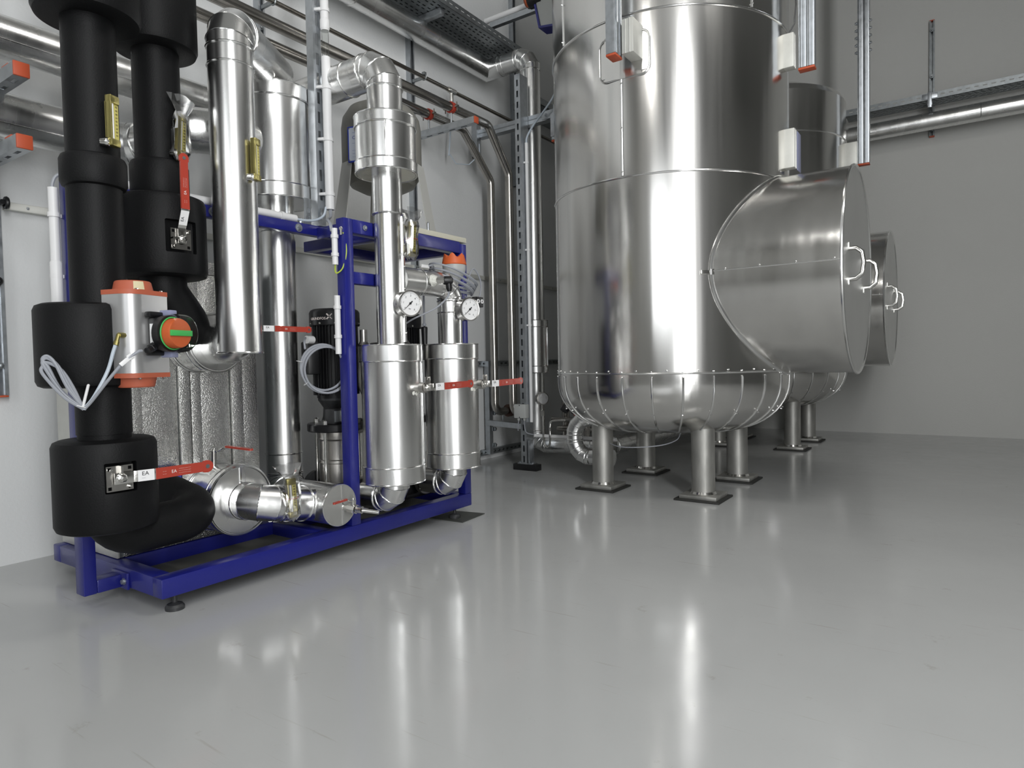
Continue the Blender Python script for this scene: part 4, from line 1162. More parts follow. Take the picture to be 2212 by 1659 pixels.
t = thing('steel_pipe', 'thin bare steel pipe high on the left wall with a small drain fitting', 'pipe', (-3.1, 3.0, 2.765))
MB().cyl((-3.1, -1, 2.765), (-3.1, 7.3, 2.765), 0.0135, n=16).build('bare_pipe', 'dark_steel', t)
b = MB().cyl((-3.1, 3.72, 2.765), (-3.1, 3.80, 2.765), 0.020, n=12).cyl((-3.1, 3.76, 2.75), (-3.1, 3.76, 2.68), 0.014, n=12).cyl((-3.1, 3.76, 2.68), (-3.1, 3.76, 2.63), 0.008, n=10)
b.build('tee_fitting', 'bright_steel', t)
MB().cyl((-3.1, 3.76, 2.63), (-3.12, 3.74, 2.30), 0.006, n=8).build('drain_hose', 'hose', t)
for y in (2.27, 3.47):
    b = MB().ring((-3.1, y, 2.765), (0, 1, 0), 0.018, 0.005, 20, 6).box(-3.21, -3.1, y - 0.006, y + 0.006, 2.755, 2.775)
    b.box(-3.112, -3.088, y - 0.012, y + 0.012, 2.78, 2.80, 0.002)
    b.build('pipe_clamp', 'galv_dark', t)
for X, z in ((-2.85, 2.495), (-3.05, 2.495)):
    t = thing('pipe_clamp', 'orange lined pipe clamp on the bracket arm, holding the %s steel pipe' % ('outer' if X > -3 else 'inner'), 'clamp', (X, 3.45, 2.39))
    MB().lathe([(0.031, -0.014), (0.037, -0.014), (0.037, 0.014), (0.031, 0.014)], (X, 3.45, z), (0, 1, 0), 28, caps=False).build('clamp_band', 'red_paint', t)
    b = MB().box(X - 0.062, X - 0.036, 3.44, 3.46, z - 0.006, z + 0.006, 0.002).box(X + 0.036, X + 0.062, 3.44, 3.46, z - 0.006, z + 0.006, 0.002)
    b.cyl((X - 0.05, 3.45, z - 0.03), (X - 0.05, 3.45, z + 0.028), 0.004, n=8).cyl((X + 0.05, 3.45, z - 0.03), (X + 0.05, 3.45, z + 0.028), 0.004, n=8)
    b.build('clamp_screw', 'dark_steel', t)
    MB().cyl((X, 3.45, 2.389), (X, 3.45, z - 0.034), 0.007, n=10).build('threaded_rod', 'galv', t)
for z in (2.495,):
    t = thing('wall_bracket', 'short dark steel bracket with a looped white wire under the cross channel', 'bracket', (-3.1, 4.0, 2.4))
    channel(MB(), (-3.10, 4.045, 2.36), (-3.10, 4.045, 2.60), 0.05, (0, -1, 0), slots=False).build('channel_section', 'galv', t)
    MB().box(-3.125, -3.075, 4.02, 4.07, 2.345, 2.36, 0.004).build('end_cap', 'black', t)
    MB().sweep([V((-3.12, 3.74, 2.32)), V((-3.12, 3.82, 2.26)), V((-3.1, 3.95, 2.28)), V((-3.05, 4.015, 2.36)), V((-3.05, 4.015, 2.44))], 0.004, 8).build('wire_loop', 'hose', t)

# ================================================================== grey expansion vessel on the table
t = thing('expansion_vessel', 'grey expansion vessel on three plate legs with a blue edged name plate', 'vessel', (-2.47, 2.43, 1.434))
vc = (-2.47, 2.43)
MB().lathe([(0.03, 1.66), (0.10, 1.67), (0.16, 1.70), (0.192, 1.75), (0.20, 1.80), (0.20, 1.98), (0.192, 2.03), (0.16, 2.08), (0.10, 2.11), (0.0, 2.12)], (*vc, 0), n=64).build('shell', 'vessel', t)
for a in (-100, 20, 140):
    e = V((cos(radians(a)), sin(radians(a)), 0)); s_ = V((-e.y, e.x, 0))
    p = [V((*vc, 1.79)) + e * 0.203, V((*vc, 1.434)) + e * 0.262]
    d = (p[1] - p[0]); m = Matrix(((s_.x, e.x, d.x, p[0].x), (s_.y, e.y, d.y, p[0].y), (s_.z, e.z, d.z, p[0].z), (0, 0, 0, 1)))
    b = MB(); b.add([(-0.045, 0, 0), (0.045, 0, 0), (0.06, 0, 1), (-0.06, 0, 1), (-0.045, 0.004, 0), (0.045, 0.004, 0), (0.06, 0.004, 1), (-0.06, 0.004, 1)],
                    [(0, 1, 2, 3), (7, 6, 5, 4), (0, 4, 5, 1), (1, 5, 6, 2), (2, 6, 7, 3), (3, 7, 4, 0)], m)
    b.build('leg', 'vessel_leg', t, None)
n_ = V((0.34, -0.94, 0)); m = Matrix.Identity(4)
pl_ = MB().box(-0.075, 0.075, -0.010, 0.0, -0.085, 0.085, 0.002).build('name_plate', 'bright_blue', None)
MB().box(-0.068, 0.068, -0.011, -0.009, -0.078, 0.078).build('plate_face', 'plate_white', pl_)
mt0 = Matrix(((1, 0, 0, 0), (0, 0, -1, -0.0112), (0, 1, 0, 0), (0, 0, 0, 1)))
for z, sx, q in ((0.055, '------', 0.012), (0.03, 'CE', 0.022), (0.005, '----', 0.011), (-0.03, '-- ---', 0.011), (-0.045, '---- --', 0.011), (-0.06, '-- -- --', 0.011)):
    text(sx, q, mt0 @ Matrix.Translation((-0.05, z, 0)), 'ink_blue', pl_)
b = MB()
for x in (-0.066, 0.066):
    for z in (-0.076, 0.076): b.lathe([(0.005, 0), (0.003, 0.003)], (x, -0.010, z), (0, -1, 0), 8)
b.build('plate_screw', 'bright_steel', pl_)
pl_.parent = t
X_ = V((-n_.y, n_.x, 0)); loc = V((*vc, 1.855)) + n_ * 0.207 - V((*t.location,))
X_ = (-n_).cross(V((0, 0, 1))).normalized()
pl_.matrix_basis = Matrix(((X_.x, -n_.x, 0, loc.x), (X_.y, -n_.y, 0, loc.y), (0, 0, 1, loc.z), (0, 0, 0, 1)))
b = MB().cyl((-2.42, 2.38, 1.54), (-2.42, 2.38, 1.67), 0.016, n=12).lathe([(0.03, 0), (0.03, 0.05), (0.02, 0.07)], (-2.42, 2.38, 1.52), n=16)
b.build('drain_valve', 'cast', t)

# ================================================================== the two vertical pumps


def pump(name, label, x, y):
    t = thing(name, label, 'pump', (x, y, 0.062))
    MB().box(x - 0.12, x + 0.12, y - 0.10, y + 0.10, 0.117, 0.14, 0.006).build('base_plate', 'black_paint', t)
    MB().lathe([(0.09, 0.14), (0.095, 0.16), (0.085, 0.25), (0.09, 0.258)], (x, y, 0), n=40).build('base_casting', 'black_paint', t)
    for s_ in (-1, 1):
        b = MB().cyl((x + s_ * 0.07, y, 0.215), (x + s_ * 0.15, y, 0.215), 0.040, n=24)
        b.lathe([(0.078, 0), (0.078, 0.02)], (x + s_ * 0.15, y, 0.215), (s_, 0, 0), 40)
        for k in range(4):
            a = pi / 4 + k * pi / 2
            bolt_mb(b, (x + s_ * 0.17, y + 0.062 * cos(a), 0.215 + 0.062 * sin(a)), (s_, 0, 0), 0.008, 0.010)
        b.build('pipe_flange', 'stainless_dull' if s_ > 0 else 'cast', t)
    st = MB().lathe([(0.088, 0.258), (0.088, 0.345), (0.092, 0.348), (0.092, 0.360), (0.088, 0.364), (0.088, 0.45), (0.094, 0.458), (0.094, 0.475), (0.10, 0.493)], (x, y, 0), n=48).build('stage_sleeve', 'stainless_dull', t)
    MB().lathe([(0.134, 0.493), (0.137, 0.498), (0.137, 0.524), (0.134, 0.529)], (x, y, 0), n=40, caps=True).build('head_plate', 'black_paint', t)
    for k in range(4):
        a = radians(20 + 90 * k); px_, py_ = x + 0.112 * cos(a), y + 0.112 * sin(a)
        b = MB().cyl((px_, py_, 0.15), (px_, py_, 0.54), 0.0075, n=12)
        b.lathe([(0.014, 0.529), (0.014, 0.545), (0.008, 0.550)], (px_, py_, 0), n=6)
        b.build('stay_bolt', 'bright_steel', t)
    MB().lathe([(0.075, 0.529), (0.065, 0.56), (0.062, 0.60), (0.085, 0.635), (0.085, 0.65)], (x, y, 0), n=32).build('motor_stool', 'cast', t)
    MB().box(x + 0.02, x + 0.085, y - 0.095, y - 0.03, 0.529, 0.60, 0.008).build('coupling_guard', 'cast', t)
    MB().box(x + 0.086, x + 0.088, y - 0.09, y - 0.04, 0.54, 0.59, 0.001).build('type_plate', 'galv', t)
    mo = MB().lathe([(0.088, 0.645), (0.088, 0.98)], (x, y, 0), n=48).build('motor_body', 'black', t)
    b = MB()
    for k in range(40):
        a = 2 * pi * k / 40; m = Matrix.Translation((x, y, 0)) @ Matrix.Rotation(a, 4, 'Z')
        b.box(0.086, 0.104, -0.0022, 0.0022, 0.66, 0.98, 0, m)
    b.build('cooling_fins', 'black', mo, None)
    cv = MB().lathe([(0.112, 0.975), (0.114, 0.978), (0.114, 1.035), (0.108, 1.046), (0.098, 1.052), (0.0, 1.055)], (x, y, 0), n=64, caps=False).build('fan_cover', 'black', t)
    # marks wrapped on the cover, facing the room
    def wrap(me_o, a_mid, r, z, width):
        inv = wm(me_o).inverted(); 
        for vtx in me_o.data.vertices:
            p = vtx.co.copy(); a = a_mid + p.x / r
            vtx.co = inv @ V((x + cos(a) * (r + p.z), y + sin(a) * (r + p.z), z + p.y))
    a_mid = math.atan2(-y + 0.0, -x) - 0.33
    tx = text('GRUNDFOS', 0.0165, Matrix.Identity(4), 'ink_white', cv, 'lettering', 0.0006, 'CENTER')
    tx.data.transform(wm(cv))
    wrap(tx, radians(-82), 0.1142, 1.005, 0.1)
    b = MB()
    for s_ in (-1, 1):
        m = Matrix.Rotation(s_ * pi / 4, 4, 'Z')
        b.box(-0.017, -0.004, -0.0028, 0.0028, 0, 0.0007, 0, m).box(0.003, 0.017, -0.002, 0.002, 0, 0.0007, 0, m)
    lo = b.build('emblem', 'ink_white', cv, None)
    lo.data.transform(wm(cv)); wrap(lo, radians(-52), 0.1142, 1.014, 0.1)
    b = MB()
    for k in range(5):
        a = a_mid - 0.9 + k * 0.62; bolt_mb(b, (x + cos(a) * 0.1135, y + sin(a) * 0.1135, 0.985), (cos(a), sin(a), 0), 0.003, 0.004)
    b.build('cover_screw', 'bright_steel', cv)
    e = V((-0.35, -0.94, 0)); s_ = V((0.94, -0.35, 0)); c = V((x, y, 0)) + e * 0.125
    m = Matrix(((s_.x, e.x, 0, c.x), (s_.y, e.y, 0, c.y), (0, 0, 1, 0), (0, 0, 0, 1)))
    tb = MB().box(-0.05, 0.05, -0.035, 0.02, 0.755, 0.905, 0.008, m).build('terminal_box', 'black', t)
    return t

pump('booster_pump', 'nearer vertical pump with black finned motor, behind the blue middle post', -2.42, 2.05)
pump('booster_pump', 'farther vertical pump with black finned motor, behind the nearer barrel column', -2.42, 2.47)
t = thing('vent_bottle', 'small stainless bottle with a narrow neck between middle post and nearer barrel', 'air vent', (-2.25, 2.065, 0.55))
MB().lathe([(0.012, 0.55), (0.014, 0.66), (0.016, 0.66), (0.032, 0.70), (0.034, 0.84), (0.033, 0.845), (0.034, 0.85), (0.033, 0.875), (0.020, 0.893), (0.016, 0.90), (0.016, 0.952)], (-2.25, 2.068, 0), n=32).build('bottle_body', 'stainless_dull', t)
MB().sweep([V((-2.25, 2.068, 0.56)), V((-2.25, 2.068, 0.50)), V((-2.30, 2.06, 0.49))], 0.010, 10).build('vent_tube', 'stainless_dull', t)
t = thing('vent_bottle', 'small stainless bottle half hidden behind the nearer barrel rim', 'air vent', (-2.22, 2.30, 0.55))
MB().lathe([(0.012, 0.50), (0.016, 0.66), (0.032, 0.70), (0.034, 0.86), (0.033, 0.885), (0.020, 0.90), (0.014, 0.91), (0.014, 0.95)], (-2.22, 2.30, 0), n=32).build('bottle_body', 'stainless_dull', t)

# ================================================================== conduits, cables and small items


def smooth(pts, n=8):
    P = [V(p) for p in pts]; P = [P[0] * 2 - P[1]] + P + [P[-1] * 2 - P[-2]]; out = []
    for i in range(1, len(P) - 2):
        for k in range(n):
            s = k / n; a, b_, c, d = P[i - 1], P[i], P[i + 1], P[i + 2]
            out.append(0.5 * ((2 * b_) + (c - a) * s + (2 * a - 5 * b_ + 4 * c - d) * s * s + (3 * b_ - a - 3 * c + d) * s ** 3))
    out.append(P[-2]); return out


def cable(name, label, pts, r, material='cable', cat='cable', n=8):
    t = MB().sweep(smooth(pts), r, n).build(name, material, None); return tag(t, label, cat)


def conduit(label, p0, p1, r, clips, clip_to, sleeve=None):
    t = thing('conduit', label, 'conduit', p0)
    p0 = V(p0); p1 = V(p1); d = (p1 - p0).normalized(); ct = V(clip_to)
    b = MB(); b.lathe([(r * 0.7, 0.0), (r, 0.0), (r, (p1 - p0).length), (r * 0.7, (p1 - p0).length)], p0, d, 24, caps=False)
    b.lathe([(r * 0.7, 0), (r * 0.7, (p1 - p0).length)], p0, d, 24)
    b.build('tube', 'white', t)
    for k in clips:
        c = p0.lerp(p1, k); sd = d.cross(ct).normalized()
        q = MB().lathe([(r + 0.0005, -0.007), (r + 0.0035, -0.007), (r + 0.0035, 0.007), (r + 0.0005, 0.007)], c, d, 24, caps=False)
        m = Matrix(((ct.x, sd.x, d.x, c.x), (ct.y, sd.y, d.y, c.y), (ct.z, sd.z, d.z, c.z), (0, 0, 0, 1)))
        q.box(r * 0.6, r + 0.020, r * 0.5, r + 0.004, -0.006, 0.006, 0.001, m)
        q.build('clip', 'white', t)
    if sleeve:
        MB().lathe([(r + 0.0004, sleeve[0]), (r + 0.003, sleeve[0] + 0.006), (r + 0.003, sleeve[1] - 0.006), (r + 0.0004, sleeve[1])], p0, d, 24, caps=False).build('socket', 'white', t)
    return t

conduit('white plastic conduit clipped to the left blue post behind the foam pipes', (-2.425, 0.922, 0.95), (-2.425, 0.922, 1.385), 0.0145, (0.35, 0.80), (0.3, 0.95, 0), (0.06, 0.20))
cable('cable', 'grey cable arching from the left white conduit over the rail', [(-2.425, 0.922, 1.37), (-2.425, 0.922, 1.40), (-2.42, 0.94, 1.43), (-2.40, 1.0, 1.445), (-2.40, 1.08, 1.45), (-2.40, 1.2, 1.443)], 0.005)
conduit('white plastic conduit lying along the blue top rail', (-2.40, 1.13, 1.433), (-2.40, 1.835, 1.433), 0.0155, (0.06, 0.90), (0, 0, -1))
cable('cable', 'pale cable from the rail conduit up into the vertical conduit', [(-2.40, 1.82, 1.433), (-2.39, 1.87, 1.430), (-2.375, 1.92, 1.437), (-2.362, 1.955, 1.46), (-2.358, 1.968, 1.50)], 0.0055, 'hose')
s1 = thing('support_post', 'tall slotted steel post standing on the blue rail behind the white conduit', 'support post', (-2.40, 1.965, 1.415))
channel(MB(), (-2.40, 1.96, 1.416), (-2.40, 1.96, 3.0), 0.044, (1, 0, 0), sl=0.05, sw=0.013, gap=0.085).build('channel_section', 'galv', s1)
MB().box(-2.425, -2.375, 1.94, 1.985, 1.4155, 1.422, 0.001).build('foot_plate', 'galv', s1)
b = MB().box(-2.395, -2.389, 1.875, 1.91, 1.416, 1.53, 0.002)
for z in (1.445, 1.475): b.ring((-2.388, 1.893, z), (1, 0, 0), 0.010, 0.003, 14, 6)
bolt_mb(b, (-2.40, 1.86, 1.416), (0, 0, 1), 0.009, 0.02); bolt_mb(b, (-2.40, 2.03, 1.416), (0, 0, 1), 0.009, 0.02)
b.build('foot_bracket', 'galv', s1)
conduit('long white plastic conduit clipped to the tall slotted post', (-2.352, 1.985, 1.49), (-2.352, 1.985, 2.16), 0.020, (0.10, 0.46, 0.80), (-0.9, -0.4, 0))
MB().cyl((-2.352, 1.985, 2.15), (-2.352, 1.985, 2.29), 0.015, n=20).build('clear_tube', 'dome', bpy.data.objects[-1] if False else s1)
conduit('short white conduit end at the top of the tall slotted post', (-2.352, 1.985, 2.275), (-2.352, 1.985, 2.41), 0.0185, (0.66,), (-0.9, -0.4, 0), (0.005, 0.05))
b = MB()
for k in range(3): b.sweep(smooth([(-2.352 + 0.006 * k - 0.006, 1.985, 1.50), (-2.33, 1.965 + 0.003 * k, 1.455), (-2.29, 1.92, 1.42 + 0.006 * k), (-2.23, 1.862 + 0.004 * k, 1.41), (-2.19, 1.842 + 0.004 * k, 1.385), (-2.175, 1.838 + 0.003 * k, 1.35)]), 0.0042, 8)
o = b.build('cable_bundle', 'cable', None); tag(o, 'three grey cables dropping from the tall conduit to the post conduit', 'cable')
conduit('short white conduit clipped beside the top of the blue middle post', (-2.165, 1.846, 1.212), (-2.165, 1.846, 1.362), 0.0125, (0.28, 0.78), (0.2, 1, 0))
conduit('white conduit clipped low on the blue middle post beside the cable coil', (-2.165, 1.850, 0.842), (-2.165, 1.850, 1.085), 0.0125, (0.30, 0.80), (0.2, 1, 0))
ew = MB().sweep(smooth([(-2.165, 1.846, 1.215), (-2.165, 1.845, 1.185), (-2.158, 1.85, 1.178), (-2.140, 1.864, 1.20), (-2.13, 1.876, 1.26), (-2.135, 1.876, 1.32), (-2.135, 1.866, 1.345)]), 0.003, 8).build('wire', 'yellow_green', None)
tag(ew, 'yellow green earth wire looped at the top of the blue middle post', 'cable')
b = MB().box(-2.15, -2.137, 1.8605, 1.864, 1.335, 1.365, 0.001); bolt_mb(b, (-2.145, 1.866, 1.362), (0, -1, 0), 0.006, 0.008)
b.build('cable_lug', 'bright_steel', ew)

# coiled cable in front of the nearer pump
cc = thing('cable_coil', 'coil of grey cable hanging in front of the nearer pump', 'cable', (-2.26, 1.90, 0.79))
X_ = V((0.45, 0.89, 0)).normalized(); c0 = V((-2.27, 1.85, 0.79))
b = MB(); pts = []
for k in range(40 * 4 + 1):
    a = 2 * pi * k / 40; j = k / 40
    r = 0.091 + 0.004 * sin(3.1 * j) + 0.002 * j
    pts.append(c0 + X_ * (cos(a) * r * 0.98 + 0.004 * j) + V((0, 0, 1)) * (sin(a) * r * 1.02 - 0.004 * j) + V((0.89, -0.45, 0)) * (0.006 * sin(j * 2.3) + 0.004 * j))
b.sweep(pts, 0.0048, 8)
b.build('coiled_loops', 'cable', cc)
b = MB().sweep(smooth([tuple(c0 + X_ * -0.07 + V((0, 0, 0.075))), tuple(c0 + X_ * -0.06 + V((-0.02, 0, 0.11))), tuple(c0 + X_ * -0.03 + V((-0.06, 0, 0.125)))]), 0.0046, 8)
b.sweep(smooth([tuple(c0 + X_ * 0.10), (-2.18, 1.985, 0.80), (-2.165, 1.855, 0.85)][:1] + [(-2.185, 1.955, 0.80), (-2.175, 1.88, 0.82), (-2.165, 1.852, 0.85)]), 0.0046, 8)
b.build('cable_end', 'cable', cc)
b = MB()
for a in (2.9, 5.9, 3.9):
    b.ring(c0 + X_ * cos(a) * 0.10 + V((0.01, -0.005, sin(a) * 0.10)), X_ * -sin(a) + V((0, 0, cos(a))), 0.012, 0.0012, 14, 5)
b.build('cable_tie', 'white', cc)
MB().cyl(c0 + X_ * -0.035 + V((-0.07, 0.02, 0.118)), c0 + X_ * -0.005 + V((-0.09, 0.03, 0.118)), 0.017, n=20).build('plug', 'white', cc)

# cables and hose of the actuator, bunched on the left
HK = (-2.075, 0.843, 0.685)
cable('air_hose', 'pale air hose from the brass elbow of the grey actuator down to the cable bunch', [(-2.036, 0.917, 0.868), (-2.042, 0.912, 0.845), (-2.055, 0.90, 0.79), (-2.068, 0.868, 0.72), HK], 0.0052, 'hose', 'hose')
ca = cable('cable', 'grey cable with white tag from the orange indicator down to the cable bunch', [(-1.984, 0.965, 0.850), (-1.982, 0.950, 0.845), (-1.99, 0.915, 0.815), (-2.02, 0.885, 0.765), (-2.06, 0.858, 0.708), HK], 0.0046)
m = axes((0.02, 0.75, 0.62), (0.95, -0.2, 0.2), (-1.987, 0.922, 0.822))
MB().box(-0.022, 0.022, -0.006, 0.006, 0.003, 0.006, 0.001, m).box(0.008, 0.022, -0.009, 0.009, -0.004, 0.003, 0.001, m).build('white_tag', 'white', ca)
b = MB()
for k, (dx, dz) in enumerate(((0, 0), (0.008, -0.012), (-0.006, 0.006))):
    b.sweep(smooth([HK, (-2.10 + dx, 0.80, 0.735 + dz), (-2.115, 0.768 - dx, 0.80 + dz), (-2.12, 0.762, 0.822 + dz), (-2.115, 0.772, 0.832 + dz), (-2.10, 0.792 + dx, 0.81 + dz), (-2.09, 0.815 + dx, 0.75), (-2.08, 0.84, 0.695), HK]), 0.0046, 8)
o = b.build('cable_loops', 'cable', None); tag(o, 'spare loops of grey cable tied beside the foam pipe at the left', 'cable')
MB().ring((-2.08, 0.838, 0.692), (0, 0.4, 1), 0.013, 0.0016, 16, 6).build('cable_tie', 'white', o)
MB().cyl((-2.10, 0.868, 0.755), (-2.075, 0.84, 0.69), 0.004, n=8).build('tie_tail', 'white', o)

# orange and grey float switch with its coil of cable on the far column
fs = thing('float_switch', 'orange topped grey plastic bulb standing on the farther barrel column elbow', 'switch', (-2.06, 2.49, 1.20))
b = MB(); vs = []; n = 36
for h, r, w_ in ((1.268, 0.058, 0), (1.272, 0.060, 0), (1.300, 0.054, 0), (1.312, 0.050, 0.011)):
    for i in range(n): vs.append(V((-2.06 + cos(2 * pi * i / n) * r, 2.49 + sin(2 * pi * i / n) * r, h + w_ * cos(6 * 2 * pi * i / n))))
fs_ = [(j * n + i, j * n + (i + 1) % n, (j + 1) * n + (i + 1) % n, (j + 1) * n + i) for j in range(3) for i in range(n)]
vs.append(V((-2.06, 2.49, 1.30))); fs_ += [(3 * n + i, 3 * n + (i + 1) % n, 4 * n) for i in range(n)]
b.add(vs, fs_); b.build('orange_cap', 'orange', fs)
MB().lathe([(0.016, 1.17), (0.026, 1.19), (0.052, 1.23), (0.056, 1.245), (0.057, 1.268)], (-2.06, 2.49, 0), n=36).build('grey_bulb', 'grey_plastic', fs)
cl = thing('cable_coil', 'coil of grey cable slung round the orange topped bulb', 'cable', (-2.03, 2.45, 1.19))
b = MB(); pts = []
Xc = V((0.30, 0.92, -0.36)).normalized(); Yc = V((0.75, -0.3, 0.05)).normalized(); c0 = V((-2.04, 2.455, 1.195))
for k in range(40 * 6 + 1):
    a = 2 * pi * k / 40; j = k / 40
    pts.append(c0 + Xc * cos(a) * (0.118 + 0.003 * j) + Yc * sin(a) * (0.072 + 0.002 * j) + V((0.3, 0, 1)) * (0.010 * (j - 3) + 0.006 * sin(a * 0.5)))
b.sweep(pts, 0.0045, 8); b.build('coiled_loops', 'cable', cl)
b = MB().sweep(smooth([tuple(c0 + Xc * 0.08), (-2.03, 2.60, 1.26), (-2.03, 2.66, 1.20), (-2.03, 2.64, 1.11), (-2.02, 2.56, 1.085), (-2.02, 2.52, 1.12)]), 0.0036, 8)
b.sweep(smooth([tuple(c0 - Xc * 0.11), (-2.03, 2.30, 1.245), (-2.03, 2.27, 1.238)]), 0.0045, 8)
b.build('cable_end', 'cable', cl)
MB().box(-2.035, -2.028, 2.225, 2.275, 1.228, 1.242, 0.001).build('white_tag', 'white', cl)
tp = thing('pressure_sensor', 'black pressure sensor plug on the level pipe between the barrel columns', 'sensor', (-2.0, 2.33, 1.17))
MB().lathe([(0.030, -0.005), (0.022, 0.012), (0.016, 0.02)], (-2.003, 2.275, 1.17), (1, 0.1, 0), 14).build('glass_wool', 'foam', tp)
MB().lathe([(0.016, 0), (0.016, 0.02), (0.013, 0.02), (0.013, 0.035)], (-1.990, 2.277, 1.17), (0.8, 0.6, 0), 6).build('sensor_body', 'bright_steel', tp)
b = MB().lathe([(0.018, 0), (0.020, 0.01), (0.020, 0.034), (0.012, 0.042)], (-1.964, 2.297, 1.17), (0.6, 0.8, 0), 16)
b.lathe([(0.015, 0), (0.015, 0.03), (0.009, 0.045)], (-1.952, 2.317, 1.165), (0.1, 0, -1), 14)
b.build('plug', 'black', tp)
MB().sweep(smooth([(-1.948, 2.317, 1.125), (-1.95, 2.30, 1.09), (-1.97, 2.24, 1.04), (-2.05, 2.17, 0.99), (-2.12, 2.17, 0.95), (-2.17, 2.20, 0.90), (-2.18, 2.23, 0.93)]), 0.0038, 8).build('cable_end', 'cable', tp)
b = MB().box(-2.0, -1.97, 2.545, 2.60, 1.065, 1.115, 0.003)
tg2 = b.build('junction_tab', 'black', None); tag(tg2, 'small black tab with two white rings behind the farther gauge', 'clip')
b = MB()
for y in (2.558, 2.588): b.ring((-1.969, y, 1.093), (1, 0, 0), 0.008, 0.003, 16, 6)
b.build('white_ring', 'white', tg2)
tg2.parent = None
t = thing('sensor_tube', 'thin dark tube with a ball joint rising behind the farther barrel', 'tube', (-2.17, 2.36, 0.9))
b = MB().cyl((-2.20, 2.42, 0.98), (-2.20, 2.42, 1.16), 0.005, n=8); b.lathe([(0.0, -0.010), (0.008, -0.006), (0.010, 0), (0.008, 0.006), (0, 0.010)], (-2.20, 2.42, 0.985), n=14)
b.build('thin_tube', 'cable', t)
MB().lathe([(0.012, 0.86), (0.016, 0.97), (0.012, 0.975)], (-2.20, 2.42, 0), n=16).build('holder', 'black', t)

# junction box, siphon gauge and bent pipe between post and tank
t = thing('junction_box', 'light grey plastic junction box on the slotted post', 'junction box', (-2.66, 3.93, 0.43))
MB().box(-2.705, -2.605, 3.905, 3.958, 0.385, 0.485, 0.006).build('box_lid', 'grey_plastic', t)
b = MB()
for x in (-2.68, -2.63): b.lathe([(0.010, 0), (0.010, 0.012), (0.006, 0.02)], (x, 3.93, 0.385), (0, 0, -1), 10)
b.build('cable_gland', 'grey_plastic', t)
b = MB()
for x, z in ((-2.655, 0.478), (-2.655, 0.392)): b.lathe([(0.004, 0), (0.004, 0.0008)], (x, 3.9045, z), (0, -1, 0), 8)
b.build('lid_screw', 'ink', t)
b = MB().sweep(smooth([(-2.68, 3.93, 0.366), (-2.69, 3.935, 0.32), (-2.70, 3.95, 0.29)]), 0.004, 8).sweep(smooth([(-2.63, 3.93, 0.366), (-2.635, 3.935, 0.33), (-2.62, 3.94, 0.28), (-2.58, 3.98, 0.262)]), 0.0035, 8)
b.build('cable_end', 'cable', t)
conduit('white conduit running low from the slotted post behind the bent pipe under the tank', (-2.59, 4.0, 0.255), (-1.95, 4.02, 0.255), 0.013, (), (0, 0, 1))
conduit('white conduit clipped along the slotted post beside the bright pipe', (-2.622, 4.01, 0.35), (-2.622, 4.01, 2.36), 0.012, (0.35, 0.62, 0.93), (-1, -0.2, 0))
cable('cable', 'pale cable from the slotted post conduit up to the tank side', [(-2.622, 4.01, 2.34), (-2.615, 4.01, 2.40), (-2.55, 4.0, 2.47), (-2.47, 3.99, 2.53), (-2.39, 4.0, 2.62), (-2.36, 4.03, 2.72)], 0.007, 'hose')
conduit('vertical white conduit along the left side of the front tank', (-2.36, 4.03, 2.68), (-2.36, 4.03, 3.12), 0.016, (), (1, 0, 0))
sg = thing('pressure_gauge', 'round pressure gauge seen side-on above a looped siphon tube by the front tank', 'gauge', (-2.50, 4.0, 0.5))
b = MB().lathe([(0.006, -0.03), (0.040, -0.03), (0.044, -0.026), (0.044, 0.010), (0.046, 0.012), (0.046, 0.018), (0.040, 0.020)], (-2.515, 3.99, 0.525), (0.85, -0.5, 0), 40)
b.build('case', 'stainless_dull', sg)
d_ = V((0.85, -0.5, 0)).normalized()
MB().lathe([(0, 0.0), (0.039, 0.0)], V((-2.515, 3.99, 0.525)) + d_ * 0.0205, d_, 40).build('dial', 'paper', sg)
b = MB().sweep(smooth([(-2.51, 3.985, 0.48), (-2.508, 3.985, 0.40), (-2.505, 3.985, 0.28), (-2.50, 3.985, 0.205), (-2.48, 3.985, 0.178), (-2.455, 3.985, 0.20), (-2.45, 3.985, 0.27), (-2.448, 3.985, 0.34), (-2.435, 3.987, 0.365), (-2.40, 3.99, 0.372), (-2.33, 3.99, 0.376)]), 0.0075, 12)
b.build('siphon_tube', 'bright_steel', sg)
MB().lathe([(0.012, 0.40), (0.014, 0.402), (0.014, 0.44), (0.010, 0.445)], (-2.509, 3.985, 0), n=6).build('hex_nut', 'bright_steel', sg)
t = thing('jacketed_pipe', 'short S-shaped jacketed pipe curling out from under the front tank', 'pipe', (-2.1, 3.8, 0.1))
pipe_run(t, [(-1.86, 3.86, 0.415), (-2.14, 3.79, 0.415), (-2.14, 3.79, 0.165), (-1.87, 3.81, 0.165)], 0.052, 0.11, gores=4, joints=[((-1.985, 3.80, 0.165), (1, 0.05, 0)), ((-1.97, 3.80, 0.165), (1, 0.05, 0))])
MB().lathe([(0.058, 0), (0.058, 0.012)], (-2.005, 3.823, 0.415), (1, -0.2, 0), 32).build('collar', 'bead', t)


